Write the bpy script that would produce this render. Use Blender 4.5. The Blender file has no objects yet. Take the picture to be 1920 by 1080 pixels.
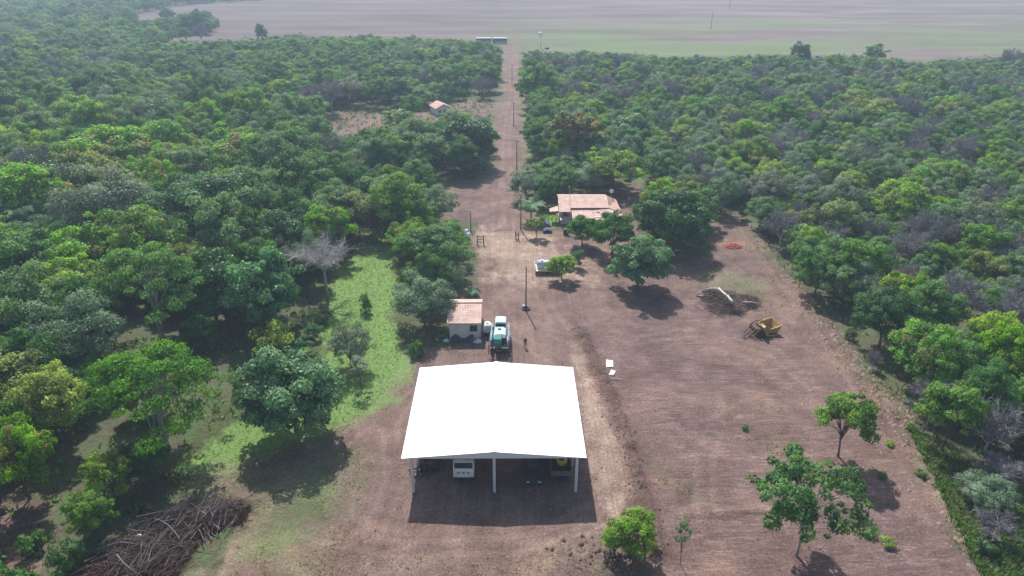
import bpy, bmesh, math, random
import numpy as np
from mathutils import Vector, Matrix, noise
C = bpy.context.scene
COL = C.collection
R_ = math.radians
# ---------------------------------------------------------------- camera
CAM_H = 54.0; FPX = 1350.0; PITCH = R_(25.9)
cd = bpy.data.cameras.new('camera'); cam = bpy.data.objects.new('camera', cd); COL.objects.link(cam)
cam.location = (0, 0, CAM_H); cam.rotation_euler = (math.pi/2 - PITCH, 0, 0)
cd.sensor_width = 36; cd.lens = FPX/1920*36; cd.clip_start = 0.5; cd.clip_end = 20000
C.camera = cam
C.render.resolution_x = 1024; C.render.resolution_y = 576
# ---------------------------------------------------------------- light
SUN_EL = R_(50); SUN_AZ = R_(-13)       # azimuth measured from +Y towards +X
sdir = Vector((math.cos(SUN_EL)*math.sin(SUN_AZ), math.cos(SUN_EL)*math.cos(SUN_AZ), math.sin(SUN_EL)))
sl = bpy.data.lights.new('sun', 'SUN'); sl.energy = 3.9; sl.angle = R_(0.6); sl.color = (1.0, .975, .945)
so = bpy.data.objects.new('sun', sl); COL.objects.link(so)
so.rotation_euler = sdir.to_track_quat('Z', 'Y').to_euler(); so.location = sdir*200
W = bpy.data.worlds.new('World'); C.world = W; W.use_nodes = True
wn = W.node_tree.nodes; wl = W.node_tree.links
sky = wn.new('ShaderNodeTexSky'); sky.sky_type = 'NISHITA'; sky.sun_disc = False
sky.sun_elevation = SUN_EL; sky.sun_rotation = SUN_AZ; sky.air_density = 1.2; sky.dust_density = 2.0
bg = wn['Background']; bg.inputs[1].default_value = 0.09
wl.new(sky.outputs[0], bg.inputs[0])
C.view_settings.view_transform = 'Standard'; C.view_settings.look = 'None'
C.view_settings.exposure = 0.68; C.view_settings.gamma = 1.0
C.cycles.max_bounces = 6; C.cycles.volume_bounces = 1; C.cycles.transparent_max_bounces = 8
C.cycles.diffuse_bounces = 3
HAZE_D = .00042

# ---------------------------------------------------------------- mapping helpers (photo pixel -> point on a level plane)
cp, sp_ = math.cos(PITCH), math.sin(PITCH)
def P(px, py, z=0.0):
    u = (px-960)/FPX; v = (540-py)/FPX
    d = Vector((u, cp + v*sp_, -sp_ + v*cp))
    t = (CAM_H - z)/(-d.z)
    return Vector((d.x*t, d.y*t, z))
def proj(x, y, z):
    dz = z - CAM_H
    dep = y*cp - dz*sp_; up = y*sp_ + dz*cp
    return 960 + FPX*x/dep, 540 - FPX*up/dep, dep
def depth(p): return p[1]*cp - (p[2]-CAM_H)*sp_
def in_poly(x, y, poly):
    x = np.asarray(x); y = np.asarray(y); ins = np.zeros(x.shape, bool)
    n = len(poly)
    for i in range(n):
        x1, y1 = poly[i]; x2, y2 = poly[(i+1) % n]
        c = ((y1 > y) != (y2 > y)) & (x < (x2-x1)*(y-y1)/((y2-y1) if y2 != y1 else 1e-9)+x1)
        ins ^= c
    return ins
def sdist(x, y, poly, closed=True):
    x = np.asarray(x, float); y = np.asarray(y, float); d = np.full(x.shape, 1e9)
    n = len(poly)
    for i in range(n if closed else n-1):
        x1, y1 = poly[i]; x2, y2 = poly[(i+1) % n]
        ex, ey = x2-x1, y2-y1; L = ex*ex+ey*ey+1e-9
        t = np.clip(((x-x1)*ex+(y-y1)*ey)/L, 0, 1)
        d = np.minimum(d, np.hypot(x-x1-t*ex, y-y1-t*ey))
    if closed: d = np.where(in_poly(x, y, poly), d, -d)
    return d
def WP(pts): return [tuple(P(*p)[:2]) for p in pts]
def vnoise(x, y, s, seed=0):
    # cheap smooth value noise on arrays
    x = np.asarray(x)/s + seed*17.3; y = np.asarray(y)/s + seed*9.1
    xi = np.floor(x); yi = np.floor(y); fx = x-xi; fy = y-yi
    fx = fx*fx*(3-2*fx); fy = fy*fy*(3-2*fy)
    def h(a, b): 
        v = np.sin(a*127.1+b*311.7)*43758.5453
        return v-np.floor(v)
    return (h(xi,yi)*(1-fx)+h(xi+1,yi)*fx)*(1-fy)+(h(xi,yi+1)*(1-fx)+h(xi+1,yi+1)*fx)*fy

# ---------------------------------------------------------------- object helpers
def tag(o, label=None, cat=None, group=None, kind=None):
    if label: o['label'] = label
    if cat: o['category'] = cat
    if group: o['group'] = group
    if kind: o['kind'] = kind
    return o
def empty(name, loc, rz=0):
    o = bpy.data.objects.new(name, None); COL.objects.link(o)
    o.location = loc; o.rotation_euler = (0, 0, rz); o.empty_display_size = .3
    return o
def np_mesh(name, verts, faces, mats, smooth=False, attrs=None):
    """verts (n,3); faces (m,k) constant k"""
    me = bpy.data.meshes.new(name)
    verts = np.asarray(verts, np.float32); faces = np.asarray(faces, np.int32)
    m, k = faces.shape
    me.vertices.add(len(verts)); me.vertices.foreach_set('co', verts.ravel())
    me.loops.add(m*k); me.loops.foreach_set('vertex_index', faces.ravel())
    me.polygons.add(m); me.polygons.foreach_set('loop_start', np.arange(m, dtype=np.int32)*k)
    if smooth: me.polygons.foreach_set('use_smooth', np.ones(m, bool))
    for mt in (mats if isinstance(mats, (list, tuple)) else [mats]): me.materials.append(mt)
    if attrs:
        for an, av in attrs.items():
            if av.ndim == 1:
                a = me.attributes.new(an, 'FLOAT', 'POINT'); a.data.foreach_set('value', av.astype(np.float32))
            else:
                a = me.attributes.new(an, 'FLOAT_COLOR', 'POINT'); a.data.foreach_set('color', av.astype(np.float32).ravel())
    me.update(calc_edges=True)
    return me
def link(name, me, parent=None, loc=None):
    o = bpy.data.objects.new(name, me); COL.objects.link(o)
    if parent: o.parent = parent
    if loc is not None: o.location = loc
    return o
class MB:
    """collects shapes that become ONE mesh object"""
    def __init__(s): s.v = []; s.f = []; s.sm = []
    def add(s, vs, fs, smooth=False):
        b = len(s.v); s.v += [tuple(v) for v in vs]
        s.f += [tuple(b+i for i in f) for f in fs]; s.sm += [smooth]*len(fs); return s
    def box(s, c, d, rot=None, bev=0.0, taper=1.0):
        hx, hy, hz = d[0]/2, d[1]/2, d[2]/2
        b = min(bev, hx*.9, hy*.9, hz*.9)
        vs = []; fs = []
        if b <= 0:
            for z in (-hz, hz):
                t = taper if z > 0 else 1
                vs += [(-hx*t,-hy*t,z),(hx*t,-hy*t,z),(hx*t,hy*t,z),(-hx*t,hy*t,z)]
            fs = [(3,2,1,0),(4,5,6,7),(0,1,5,4),(1,2,6,5),(2,3,7,6),(3,0,4,7)]
        else:
            for z, i in ((-hz, b), (-hz+b, 0), (hz-b, 0), (hz, b)):
                t = taper if z > 0 else 1
                x, y = (hx-i)*t, (hy-i)*t; c_ = b*.6 if i == 0 else b*.3
                vs += [(-x+c_,-y,z),(x-c_,-y,z),(x,-y+c_,z),(x,y-c_,z),(x-c_,y,z),(-x+c_,y,z),(-x,y-c_,z),(-x,-y+c_,z)]
            for k in range(3):
                for j in range(8):
                    a = k*8+j; bb = k*8+(j+1) % 8
                    fs.append((a, bb, bb+8, a+8))
            fs.append(tuple(reversed(range(8)))); fs.append(tuple(range(24, 32)))
        M = (rot.to_matrix() if hasattr(rot, 'to_matrix') else rot) if rot is not None else Matrix.Identity(3)
        cc = Vector(c)
        return s.add([cc + M @ Vector(v) for v in vs], fs)
    def tube(s, pts, rad, n=8, caps=True, smooth=True):
        pts = [Vector(p) for p in pts]
        if not hasattr(rad, '__len__'): rad = [rad]*len(pts)
        rings = []; up = Vector((0, 0, 1))
        for i, p in enumerate(pts):
            t = (pts[min(i+1, len(pts)-1)] - pts[max(i-1, 0)])
            if t.length < 1e-9: t = Vector((0,0,1))
            t.normalize()
            a = t.cross(Vector((1,0,0)) if abs(t.x) < .8 else Vector((0,1,0))).normalized(); b = t.cross(a)
            if i and (a.dot(pa)) < 0: a, b = -a, -b
            pa = a
            rings.append([p + (a*math.cos(k*2*math.pi/n) + b*math.sin(k*2*math.pi/n))*rad[i] for k in range(n)])
        vs = [v for r in rings for v in r]; fs = []
        for i in range(len(pts)-1):
            for k in range(n):
                fs.append((i*n+k, i*n+(k+1) % n, (i+1)*n+(k+1) % n, (i+1)*n+k))
        s.add(vs, fs, smooth)
        if caps:
            b = len(s.v)-len(vs)
            s.f.append(tuple(b+k for k in reversed(range(n)))); s.sm.append(False)
            s.f.append(tuple(b+(len(pts)-1)*n+k for k in range(n))); s.sm.append(False)
        return s
    def cyl(s, a, b, r, n=16, r2=None): return s.tube([a, b], [r, r if r2 is None else r2], n)
    def prism(s, poly, y0, y1, axis='y'):
        """poly of (a,b) extruded along an axis; axis y: (x,z) poly; axis x: (y,z); axis z: (x,y)"""
        n = len(poly)
        def mk(p, t):
            return {'y': (p[0], t, p[1]), 'x': (t, p[0], p[1]), 'z': (p[0], p[1], t)}[axis]
        vs = [mk(p, y0) for p in poly] + [mk(p, y1) for p in poly]
        fs = [tuple(reversed(range(n))), tuple(range(n, 2*n))]
        for i in range(n): fs.append((i, (i+1) % n, n+(i+1) % n, n+i))
        return s.add(vs, fs)
    def quad(s, a, b, c, d): return s.add([a, b, c, d], [(0, 1, 2, 3)])
    def sphere(s, c, r, n=12, m=8, sq=(1,1,1)):
        vs = []; fs = []
        for i in range(m+1):
            th = math.pi*i/m
            for k in range(n):
                ph = 2*math.pi*k/n
                vs.append((c[0]+r*sq[0]*math.sin(th)*math.cos(ph), c[1]+r*sq[1]*math.sin(th)*math.sin(ph), c[2]+r*sq[2]*math.cos(th)))
        for i in range(m):
            for k in range(n):
                fs.append((i*n+k, i*n+(k+1) % n, (i+1)*n+(k+1) % n, (i+1)*n+k))
        return s.add(vs, fs, True)
    def mesh(s, name, mat):
        me = bpy.data.meshes.new(name); me.from_pydata(s.v, [], s.f)
        me.polygons.foreach_set('use_smooth', s.sm)
        if mat: me.materials.append(mat)
        bm = bmesh.new(); bm.from_mesh(me)
        bmesh.ops.remove_doubles(bm, verts=bm.verts, dist=1e-5) if False else None
        bmesh.ops.recalc_face_normals(bm, faces=bm.faces); bm.to_mesh(me); bm.free()
        return me
    def build(s, name, mat, parent=None, loc=None):
        return link(name, s.mesh(name, mat), parent, loc)
def copy_tree(o, parent=None):
    c = o.copy(); COL.objects.link(c)
    if parent: c.parent = parent
    for ch in list(o.children): copy_tree(ch, c)
    return c

# ---------------------------------------------------------------- materials
MATS = {}
def nodes_of(m):
    m.use_nodes = True; return m.node_tree.nodes, m.node_tree.links
def mat(name, col, rough=.7, metal=0., var=.12, scale=3., bump=0., dirt=None, dirt_amt=.4, spec=.4, bscale=None):
    """paint / metal / stone with procedural mottling; dirt = colour of irregular stains"""
    if name in MATS: return MATS[name]
    m = bpy.data.materials.new(name); N, L = nodes_of(m); b = N['Principled BSDF']
    b.inputs['Roughness'].default_value = rough; b.inputs['Metallic'].default_value = metal
    b.inputs['Specular IOR Level'].default_value = spec
    tc = N.new('ShaderNodeTexCoord'); nz = N.new('ShaderNodeTexNoise')
    nz.inputs['Scale'].default_value = scale; nz.inputs['Detail'].default_value = 5
    L.new(tc.outputs['Object'], nz.inputs['Vector'])
    mx = N.new('ShaderNodeMix'); mx.data_type = 'RGBA'; mx.blend_type = 'MIX'
    mx.inputs[6].default_value = tuple(max(0, c*(1-var*1.6)) for c in col)+(1,)
    mx.inputs[7].default_value = tuple(min(1, c*(1+var)) for c in col)+(1,)
    L.new(nz.outputs[0], mx.inputs[0]); out = mx.outputs[2]
    if dirt is not None:
        n2 = N.new('ShaderNodeTexNoise'); n2.inputs['Scale'].default_value = scale*.6; n2.inputs['Detail'].default_value = 8; n2.inputs['Roughness'].default_value = .7
        L.new(tc.outputs['Object'], n2.inputs['Vector'])
        mr = N.new('ShaderNodeMapRange'); mr.inputs[1].default_value = .5; mr.inputs[2].default_value = .68; mr.inputs[4].default_value = dirt_amt
        L.new(n2.outputs[0], mr.inputs[0])
        m2 = N.new('ShaderNodeMix'); m2.data_type = 'RGBA'; m2.inputs[7].default_value = tuple(dirt)+(1,)
        L.new(mr.outputs[0], m2.inputs[0]); L.new(out, m2.inputs[6]); out = m2.outputs[2]
    L.new(out, b.inputs['Base Color'])
    if bump:
        n3 = N.new('ShaderNodeTexNoise'); n3.inputs['Scale'].default_value = bscale or scale*6; n3.inputs['Detail'].default_value = 6
        L.new(tc.outputs['Object'], n3.inputs['Vector'])
        bp = N.new('ShaderNodeBump'); bp.inputs['Strength'].default_value = bump; bp.inputs['Distance'].default_value = .05
        L.new(n3.outputs[0], bp.inputs['Height']); L.new(bp.outputs[0], b.inputs['Normal'])
    MATS[name] = m; return m
def math_node(N, L, op, a, b=None, c=None):
    n = N.new('ShaderNodeMath'); n.operation = op
    for i, x in enumerate((a, b, c)):
        if x is None: continue
        if isinstance(x, (int, float)): n.inputs[i].default_value = x
        else: L.new(x, n.inputs[i])
    return n.outputs[0]
def mixc(N, L, fac, a, b, mode='MIX'):
    n = N.new('ShaderNodeMix'); n.data_type = 'RGBA'; n.blend_type = mode
    if isinstance(fac, (int, float)): n.inputs[0].default_value = fac
    else: L.new(fac, n.inputs[0])
    for i, x in ((6, a), (7, b)):
        if isinstance(x, tuple): n.inputs[i].default_value = x if len(x) == 4 else x+(1,)
        else: L.new(x, n.inputs[i])
    return n.outputs[2]
def ramp(N, L, src, stops):
    n = N.new('ShaderNodeValToRGB'); cr = n.color_ramp
    while len(cr.elements) < len(stops): cr.elements.new(.5)
    for e, (p, c) in zip(cr.elements, stops):
        e.position = p; e.color = c if len(c) == 4 else tuple(c)+(1,)
    L.new(src, n.inputs[0]); return n.outputs[0]
def noise_n(N, L, vec, scale, detail=5, rough=.6, dist=0):
    n = N.new('ShaderNodeTexNoise'); n.inputs['Scale'].default_value = scale; n.inputs['Detail'].default_value = detail
    n.inputs['Roughness'].default_value = rough; n.inputs['Distortion'].default_value = dist
    L.new(vec, n.inputs['Vector']); return n.outputs[0]

def leaf_mat(name, cols, transl=.35, rough=.55, spread=1.0):
    """foliage: hue from the individual (Object Info random), tone from the clump and leaf"""
    m = bpy.data.materials.new(name); N, L = nodes_of(m); b = N['Principled BSDF']
    oi = N.new('ShaderNodeObjectInfo'); at = N.new('ShaderNodeAttribute'); at.attribute_name = 'tone'
    base = ramp(N, L, oi.outputs['Random'], [(i/max(1, len(cols)-1), c) for i, c in enumerate(cols)])
    t = at.outputs['Fac']
    lo = math_node(N, L, 'MULTIPLY_ADD', t, 1.5*spread, 1-.78*spread)
    hs = N.new('ShaderNodeHueSaturation'); L.new(base, hs.inputs['Color']); L.new(lo, hs.inputs['Value'])
    sat = math_node(N, L, 'MULTIPLY_ADD', oi.outputs['Random'], -.2, 1.30); L.new(sat, hs.inputs['Saturation'])
    hu = math_node(N, L, 'MULTIPLY_ADD', t, -.035, .517); L.new(hu, hs.inputs['Hue'])
    col = hs.outputs[0]
    L.new(col, b.inputs['Base Color']); b.inputs['Roughness'].default_value = rough
    b.inputs['Specular IOR Level'].default_value = .25
    tr = N.new('ShaderNodeBsdfTranslucent')
    tc = mixc(N, L, 1.0, col, (1.25, 1.35, .55), 'MULTIPLY'); L.new(tc, tr.inputs[0])
    mx = N.new('ShaderNodeMixShader'); mx.inputs[0].default_value = transl
    L.new(b.outputs[0], mx.inputs[1]); L.new(tr.outputs[0], mx.inputs[2])
    L.new(mx.outputs[0], N['Material Output'].inputs[0])
    return m
# ================================================================ GROUND
road_px = [(946,60),(975,60),(978,90),(976,150),(984,200),(992,300),(990,400),(1010,440),(1070,470),(1120,520),(1130,600),(1080,690),(1150,860),(1190,980),(1100,1020),(800,1010),(690,980),(700,850),(760,720),(770,660),(860,640),(880,540),(890,480),(915,440),(895,400),(925,330),(925,250),(940,200),(940,120)]
field_r_px = [(1095,600),(1250,570),(1330,590),(1480,640),(1560,700),(1640,790),(1720,880),(1780,960),(1840,1090),(1200,1100),(1230,980),(1190,850),(1140,720)]
grass_px = [(640,480),(690,462),(745,468),(752,560),(748,690),(700,760),(650,790),(560,800),(430,880),(330,880),(400,760),(560,700),(600,600)]
tan_px = [(1055,600),(1085,610),(1115,700),(1150,780),(1190,880),(1200,985),(1140,990),(1110,900),(1085,760),(1065,680)]
yard_px = [(890,420),(960,430),(1060,440),(1140,520),(1130,545),(1060,540),(980,545),(900,540),(890,480)]
weeds = [[(400,860),(560,830),(650,780),(700,840),(690,900),(660,980),(640,1090),(300,1120),(440,1000),(480,930)],
         [(1300,500),(1400,470),(1460,520),(1500,570),(1420,600),(1330,570),(1270,560)],
         [(560,1040),(900,1045),(1060,1045),(1240,1070),(1220,1180),(500,1180)],
         [(1230,880),(1300,900),(1290,980),(1240,960)],
         [(1380,740),(1470,760),(1500,860),(1400,840)],
         [(1020,385),(1050,385),(1045,440),(1010,440)],
         [(1040,90),(1200,80),(1230,120),(1020,120)]]
lush2 = [[(1180,295),(1215,295),(1225,335),(1190,340)], [(1010,385),(1048,388),(1045,425),(1015,430)], [(1280,270),(1310,262),(1320,280),(1280,290)]]
gR, gF, gG, gT, gY = map(WP, (road_px, field_r_px, grass_px, tan_px, yard_px))
gW = [WP(w) for w in weeds]; gL2 = [WP(w) for w in lush2]
main_px = [(945,60),(980,60),(980,100),(977,150),(986,200),(992,300),(978,335),(968,395),(1025,400),(1040,360),(1165,358),(1180,340),(1185,298),(1215,298),(1205,350),(1200,380),(1215,470),(1330,480),(1345,420),(1375,395),(1420,450),(1500,540),(1560,600),(1630,700),(1700,790),(1750,880),(1800,980),(1850,1080),(1900,1300),(300,1300),(380,1080),(480,980),(400,900),(340,880),(420,800),(570,760),(600,640),(625,540),(680,462),(745,462),(755,600),(750,650),(840,650),(865,560),(900,480),(890,420),(800,400),(850,345),(915,330),(922,230),(935,180)]
gMain = WP(main_px)
fieldL_px = [(300,78),(345,66),(400,66),(420,45),(390,20),(330,28),(260,38),(250,28),(350,10),(500,0),(700,-50),(960,-70),(960,84),(880,76),(700,68),(520,66),(440,74),(390,80)]
fieldR_px = [(960,-75),(3000,-75),(3000,95),(1920,100),(1860,108),(1800,112),(1730,118),(1620,106),(1480,103),(1250,108),(1130,98),(1010,98),(980,96),(960,84)]
gFL, gFR = WP(fieldL_px), WP(fieldR_px)
hclear_px = [(600,245),(640,205),(700,205),(800,205),(850,192),(930,185),(945,200),(940,215),(880,222),(760,232),(700,242),(640,255)]
gH = WP(hclear_px)
plot_px = [(818,350),(870,345),(905,350),(890,425),(862,415),(850,385)]
gPlot = WP(plot_px)
bl_px = [(-60,930),(60,915),(110,950),(130,1010),(110,1130),(-60,1130)]
gBL = WP(bl_px)
br_px = [(1700,800),(1830,880),(1960,960),(1960,1150),(1850,1100),(1790,980),(1740,880)]
gBR = WP(br_px)

def axis(segs):
    out = [segs[0][0]]
    for a, b, s in segs:
        n = max(1, int(round((b-a)/s)))
        out += list(np.linspace(a, b, n+1)[1:])
    return np.array(out)
xs = axis([(-6000,-1500,500),(-1500,-500,50),(-500,-160,6),(-160,-60,1.6),(-60,80,.4),(80,160,1.6),(160,500,6),(500,1500,50),(1500,6000,500)])
ys = axis([(-500,0,50),(0,36,3),(36,150,.4),(150,420,1.5),(420,900,5),(900,1800,50),(1800,9000,600)])
X, Y = np.meshgrid(xs, ys)
x = X.ravel(); y = Y.ravel()
def soft(d, w): return np.clip(d/w*.5+.5, 0, 1)
jx = (vnoise(x, y, 6, 1)-.5)*4 + (vnoise(x, y, 1.7, 2)-.5)*1.6
near = y < 520
main = soft(sdist(x, y, gMain)+jx, 4)
main = np.maximum(main, soft(sdist(x, y, gH)+jx, 4)); main = np.maximum(main, soft(sdist(x, y, gPlot)+jx, 3))
main = np.maximum(main, soft(sdist(x, y, gBL)+jx, 4)*.8)
lush = soft(sdist(x, y, gG)+jx*1.3, 6)
for g in gL2: lush = np.maximum(lush, soft(sdist(x, y, g)+jx*.5, 2.5))
weed = np.zeros(len(x))
for g, wk in zip(gW, (1.0,.72,.9,.8,.75,1.,1.)): weed = np.maximum(weed, wk*soft(sdist(x, y, g)+jx*2.2, 8))
lush_edge = soft(sdist(x, y, gG)+jx*2+2.5, 8); weed = np.maximum(weed, lush_edge*.9)
weed = np.maximum(weed, soft(sdist(x, y, gBR)+jx, 4)*1.0)
weed = np.maximum(weed, soft(2.4-np.abs(sdist(x, y, gMain))+jx*.8, 3)*np.where(y > 165, .95, .6))
tan = soft(sdist(x, y, gT)+jx*.6, 2.5)
tan = np.maximum(tan, soft(sdist(x, y, gY)+jx, 6)*.9)
road = soft(sdist(x, y, gR)+jx*.4, 2)
furrow = soft(sdist(x, y, gF)+jx*.4, 3)
furrow = np.maximum(furrow, soft(sdist(x, y, gPlot), 3))
field = np.maximum(soft(sdist(x, y, gFL)+jx*2, 8), soft(sdist(x, y, gFR)+jx*2, 8))
far = y > 430
field = np.where(far & (sdist(x, y, gFL) > -2) , 1, field)
tracks = [[(1335,1000),(1320,930),(1322,850),(1345,790),(1400,760),(1480,735)],[(1010,1010),(1110,960),(1165,880),(1130,780),(1085,690),(1040,600),(1000,520),(960,440)],
  [(700,1000),(740,900),(730,800),(790,700),(860,690)],[(560,980),(600,1000),(760,1030),(980,1020),(1100,985)],[(640,830),(700,780),(770,720)],[(955,430),(950,330),(950,250),(962,170),(966,100)],[(935,440),(930,340),(935,270)],
  [(1380,400),(1410,450),(1470,530),(1540,620),(1620,740),(1700,860),(1760,980)],[(1180,640),(1300,620),(1450,660),(1520,720)],[(930,560),(960,620),(1010,660),(1100,700)]]
trk = np.zeros(len(x))
for t_ in tracks:
    dd_ = sdist(x, y, WP(t_), False)
    trk = np.maximum(trk, np.exp(-((dd_-.95)/.33)**2)*(.45+.55*(vnoise(x, y, 3.5, 31) > .38)))
# relief: berm along the graded field, soft lumps
berm_px = [(1083,618),(1098,640),(1112,672),(1128,705),(1146,745),(1163,790),(1178,830),(1190,875),(1205,930),(1222,985),(1235,1030)]
gBerm = WP(berm_px)
db = sdist(x, y, gBerm, False)
lump = vnoise(x, y, .9, 5)*.6+vnoise(x, y, 2.5, 6)*.4
z = np.where(near, (vnoise(x, y, 14, 3)-.5)*.10 + (vnoise(x, y, 2.2, 4)-.5)*.05*main, 0.)
z += np.exp(-(db/.8)**2)*(.15+.85*lump)
z -= trk*.05*near
z += np.exp(-((sdist(x, y, WP([(1290,968),(1340,965),(1400,960),(1450,958)]), False))/.7)**2)*(.1+.35*lump)
zR = WP([(1410,440),(1480,520),(1520,575),(1580,650),(1650,740),(1720,830),(1780,930),(1840,1040)])
dr = sdist(x, y, zR, False)
z += np.exp(-(dr/1.6)**2)*(.05+.4*vnoise(x, y, 1.3, 9))
pile = P(1180,1040); z += np.exp(-(((x-pile.x+3.5)/3.2)**2+((y-pile.y)/2.2)**2))*(.3+.9*lump)
roughm = np.clip(np.exp(-(db/1.3)**2)+np.exp(-(dr/2.5)**2)*.7, 0, 1)
def ground_z(px_, py_):
    i = min(max(np.searchsorted(xs, px_), 1), len(xs)-1); j = min(max(np.searchsorted(ys, py_), 1), len(ys)-1)
    zz = z.reshape(X.shape)
    fx = (px_-xs[i-1])/(xs[i]-xs[i-1]); fy = (py_-ys[j-1])/(ys[j]-ys[j-1])
    return float((zz[j-1,i-1]*(1-fx)+zz[j-1,i]*fx)*(1-fy)+(zz[j,i-1]*(1-fx)+zz[j,i]*fx)*fy)
nx, ny = len(xs), len(ys)
idx = np.arange(nx*ny).reshape(ny, nx)
fc = np.stack([idx[:-1,:-1], idx[:-1,1:], idx[1:,1:], idx[1:,:-1]], -1).reshape(-1, 4)
Cc = np.stack([trk, trk*0, trk*0, trk*0], -1)
A = np.stack([main, lush, weed, tan], -1); B = np.stack([road, furrow, field, roughm], -1)

def ground_material():
    m = bpy.data.materials.new('soil_and_grass'); N, L = nodes_of(m); b = N['Principled BSDF']
    b.inputs['Roughness'].default_value = .95; b.inputs['Specular IOR Level'].default_value = .15
    tc = N.new('ShaderNodeTexCoord'); V = tc.outputs['Object']
    def masks(nm):
        a = N.new('ShaderNodeAttribute'); a.attribute_name = nm
        s = N.new('ShaderNodeSeparateColor'); L.new(a.outputs['Color'], s.inputs[0])
        return s.outputs[0], s.outputs[1], s.outputs[2], a.outputs['Alpha']
    mMain, mLush, mWeed, mTan = masks('maskA'); mRoad, mFur, mField, mRough = masks('maskB'); mTrk, _1, _2, _3 = masks('maskC')
    patchy = N.new('ShaderNodeMapRange'); patchy.inputs[1].default_value = .38; patchy.inputs[2].default_value = .66
    n1 = noise_n(N, L, V, .07, 6, .6); n2 = noise_n(N, L, V, .45, 8, .7); n3 = noise_n(N, L, V, 2.2, 8, .75); n4 = noise_n(N, L, V, 7, 4, .8)
    L.new(noise_n(N, L, V, .11, 5, .6), patchy.inputs[0]); pt = patchy.outputs[0]
    def thr(mask, nz, amt, lo=.42, hi=.58):
        s = math_node(N, L, 'MULTIPLY_ADD', nz, amt, mask); s = math_node(N, L, 'SUBTRACT', s, amt*.5)
        r = N.new('ShaderNodeMapRange'); r.inputs[1].default_value = lo; r.inputs[2].default_value = hi; L.new(s, r.inputs[0]); return r.outputs[0]
    # soils
    soil = ramp(N, L, n2, [(.26,(0.108,0.070,0.062)), (.5,(0.172,0.118,0.106)), (.74,(0.248,0.179,0.160))])
    soil = mixc(N, L, math_node(N, L, 'MULTIPLY', thr(n1, n3, .3, .45, .75), .6), soil, (.30,.195,.14))
    # long streaks of machinery passes across the graded field: stretched noise
    mp = N.new('ShaderNodeMapping'); mp.inputs['Scale'].default_value = (.24, 1.7, 1); mp.inputs['Rotation'].default_value = (0,0,R_(-4)); L.new(V, mp.inputs[0])
    wv = N.new('ShaderNodeTexNoise'); wv.inputs['Scale'].default_value = 1.0; wv.inputs['Detail'].default_value = 7; wv.inputs['Roughness'].default_value = .75; wv.inputs['Distortion'].default_value = 1.3
    L.new(mp.outputs[0], wv.inputs['Vector']); streakx = wv.outputs[0]
    mp2 = N.new('ShaderNodeMapping'); mp2.inputs['Scale'].default_value = (1.7, .06, 1); mp2.inputs['Rotation'].default_value = (0,0,R_(-1)); L.new(V, mp2.inputs[0])
    streaky = noise_n(N, L, mp2.outputs[0], 1.0, 6, .7, .3)
    fur = ramp(N, L, streakx, [(.34,(0.108,0.070,0.066)), (.5,(0.164,0.112,0.105)), (.62,(0.256,0.182,0.168))])
    fur = mixc(N, L, math_node(N, L, 'MULTIPLY_ADD', pt, -.55, .85), fur, soil)
    col = mixc(N, L, mFur, soil, fur)
    # road: long ruts along Y
    rut = ramp(N, L, streaky, [(.33,(0.144,0.095,0.084)), (.52,(0.200,0.141,0.125)), (.68,(0.280,0.201,0.172))])
    col = mixc(N, L, math_node(N, L, 'MULTIPLY', mRoad, math_node(N, L, 'MULTIPLY_ADD', pt, .5, .12)), col, rut)
    tanc = ramp(N, L, math_node(N, L, 'MULTIPLY_ADD', streaky, .4, math_node(N, L, 'MULTIPLY', n2, .6)), [(.35,(.24,.175,.14)), (.52,(.36,.27,.215)), (.68,(.48,.385,.31))])
    col = mixc(N, L, math_node(N, L, 'MULTIPLY', thr(mTan, n2, 1.1, .4, .75), .8), col, tanc)
    col = mixc(N, L, math_node(N, L, 'MULTIPLY', mTrk, .30), col, (.33,.245,.20))
    col = mixc(N, L, math_node(N, L, 'MULTIPLY', thr(n4, n3, .5, .55, .8), .35), col, (.10,.07,.06))
    # dark clods and pale stones
    vo = N.new('ShaderNodeTexVoronoi'); vo.inputs['Scale'].default_value = 2.6; L.new(V, vo.inputs['Vector'])
    dk = N.new('ShaderNodeMapRange'); dk.inputs[1].default_value = .10; dk.inputs[2].default_value = .22; dk.inputs[3].default_value = 1; dk.inputs[4].default_value = 0
    L.new(vo.outputs['Distance'], dk.inputs[0])
    sep = N.new('ShaderNodeSeparateColor'); L.new(vo.outputs['Color'], sep.inputs[0])
    isd = math_node(N, L, 'LESS_THAN', sep.outputs[0], .13); isl = math_node(N, L, 'GREATER_THAN', sep.outputs[0], .93)
    col = mixc(N, L, math_node(N, L, 'MULTIPLY', math_node(N, L, 'MULTIPLY', dk.outputs[0], isd), .6), col, (.07,.045,.04))
    col = mixc(N, L, math_node(N, L, 'MULTIPLY', math_node(N, L, 'MULTIPLY', dk.outputs[0], isl), .5), col, (.5,.42,.36))
    fresh = (.17,.095,.072)
    col = mixc(N, L, math_node(N, L, 'MULTIPLY', mRough, .75), col, mixc(N, L, n4, (.085,.055,.05), fresh))
    # weeds, thin
    wd = thr(mWeed, math_node(N, L, 'MULTIPLY_ADD', n4, .4, math_node(N, L, 'MULTIPLY_ADD', n3, .35, math_node(N, L, 'MULTIPLY', n2, .3))), 1.9, .56, 1.0); wcol = ramp(N, L, n4, [(.3,(.10,.14,.055)), (.6,(.165,.225,.095)), (.8,(.25,.29,.15))])
    col = mixc(N, L, math_node(N, L, 'MULTIPLY', wd, .8), col, wcol)
    gr_ = noise_n(N, L, V, 3.6, 10, .86)
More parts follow.
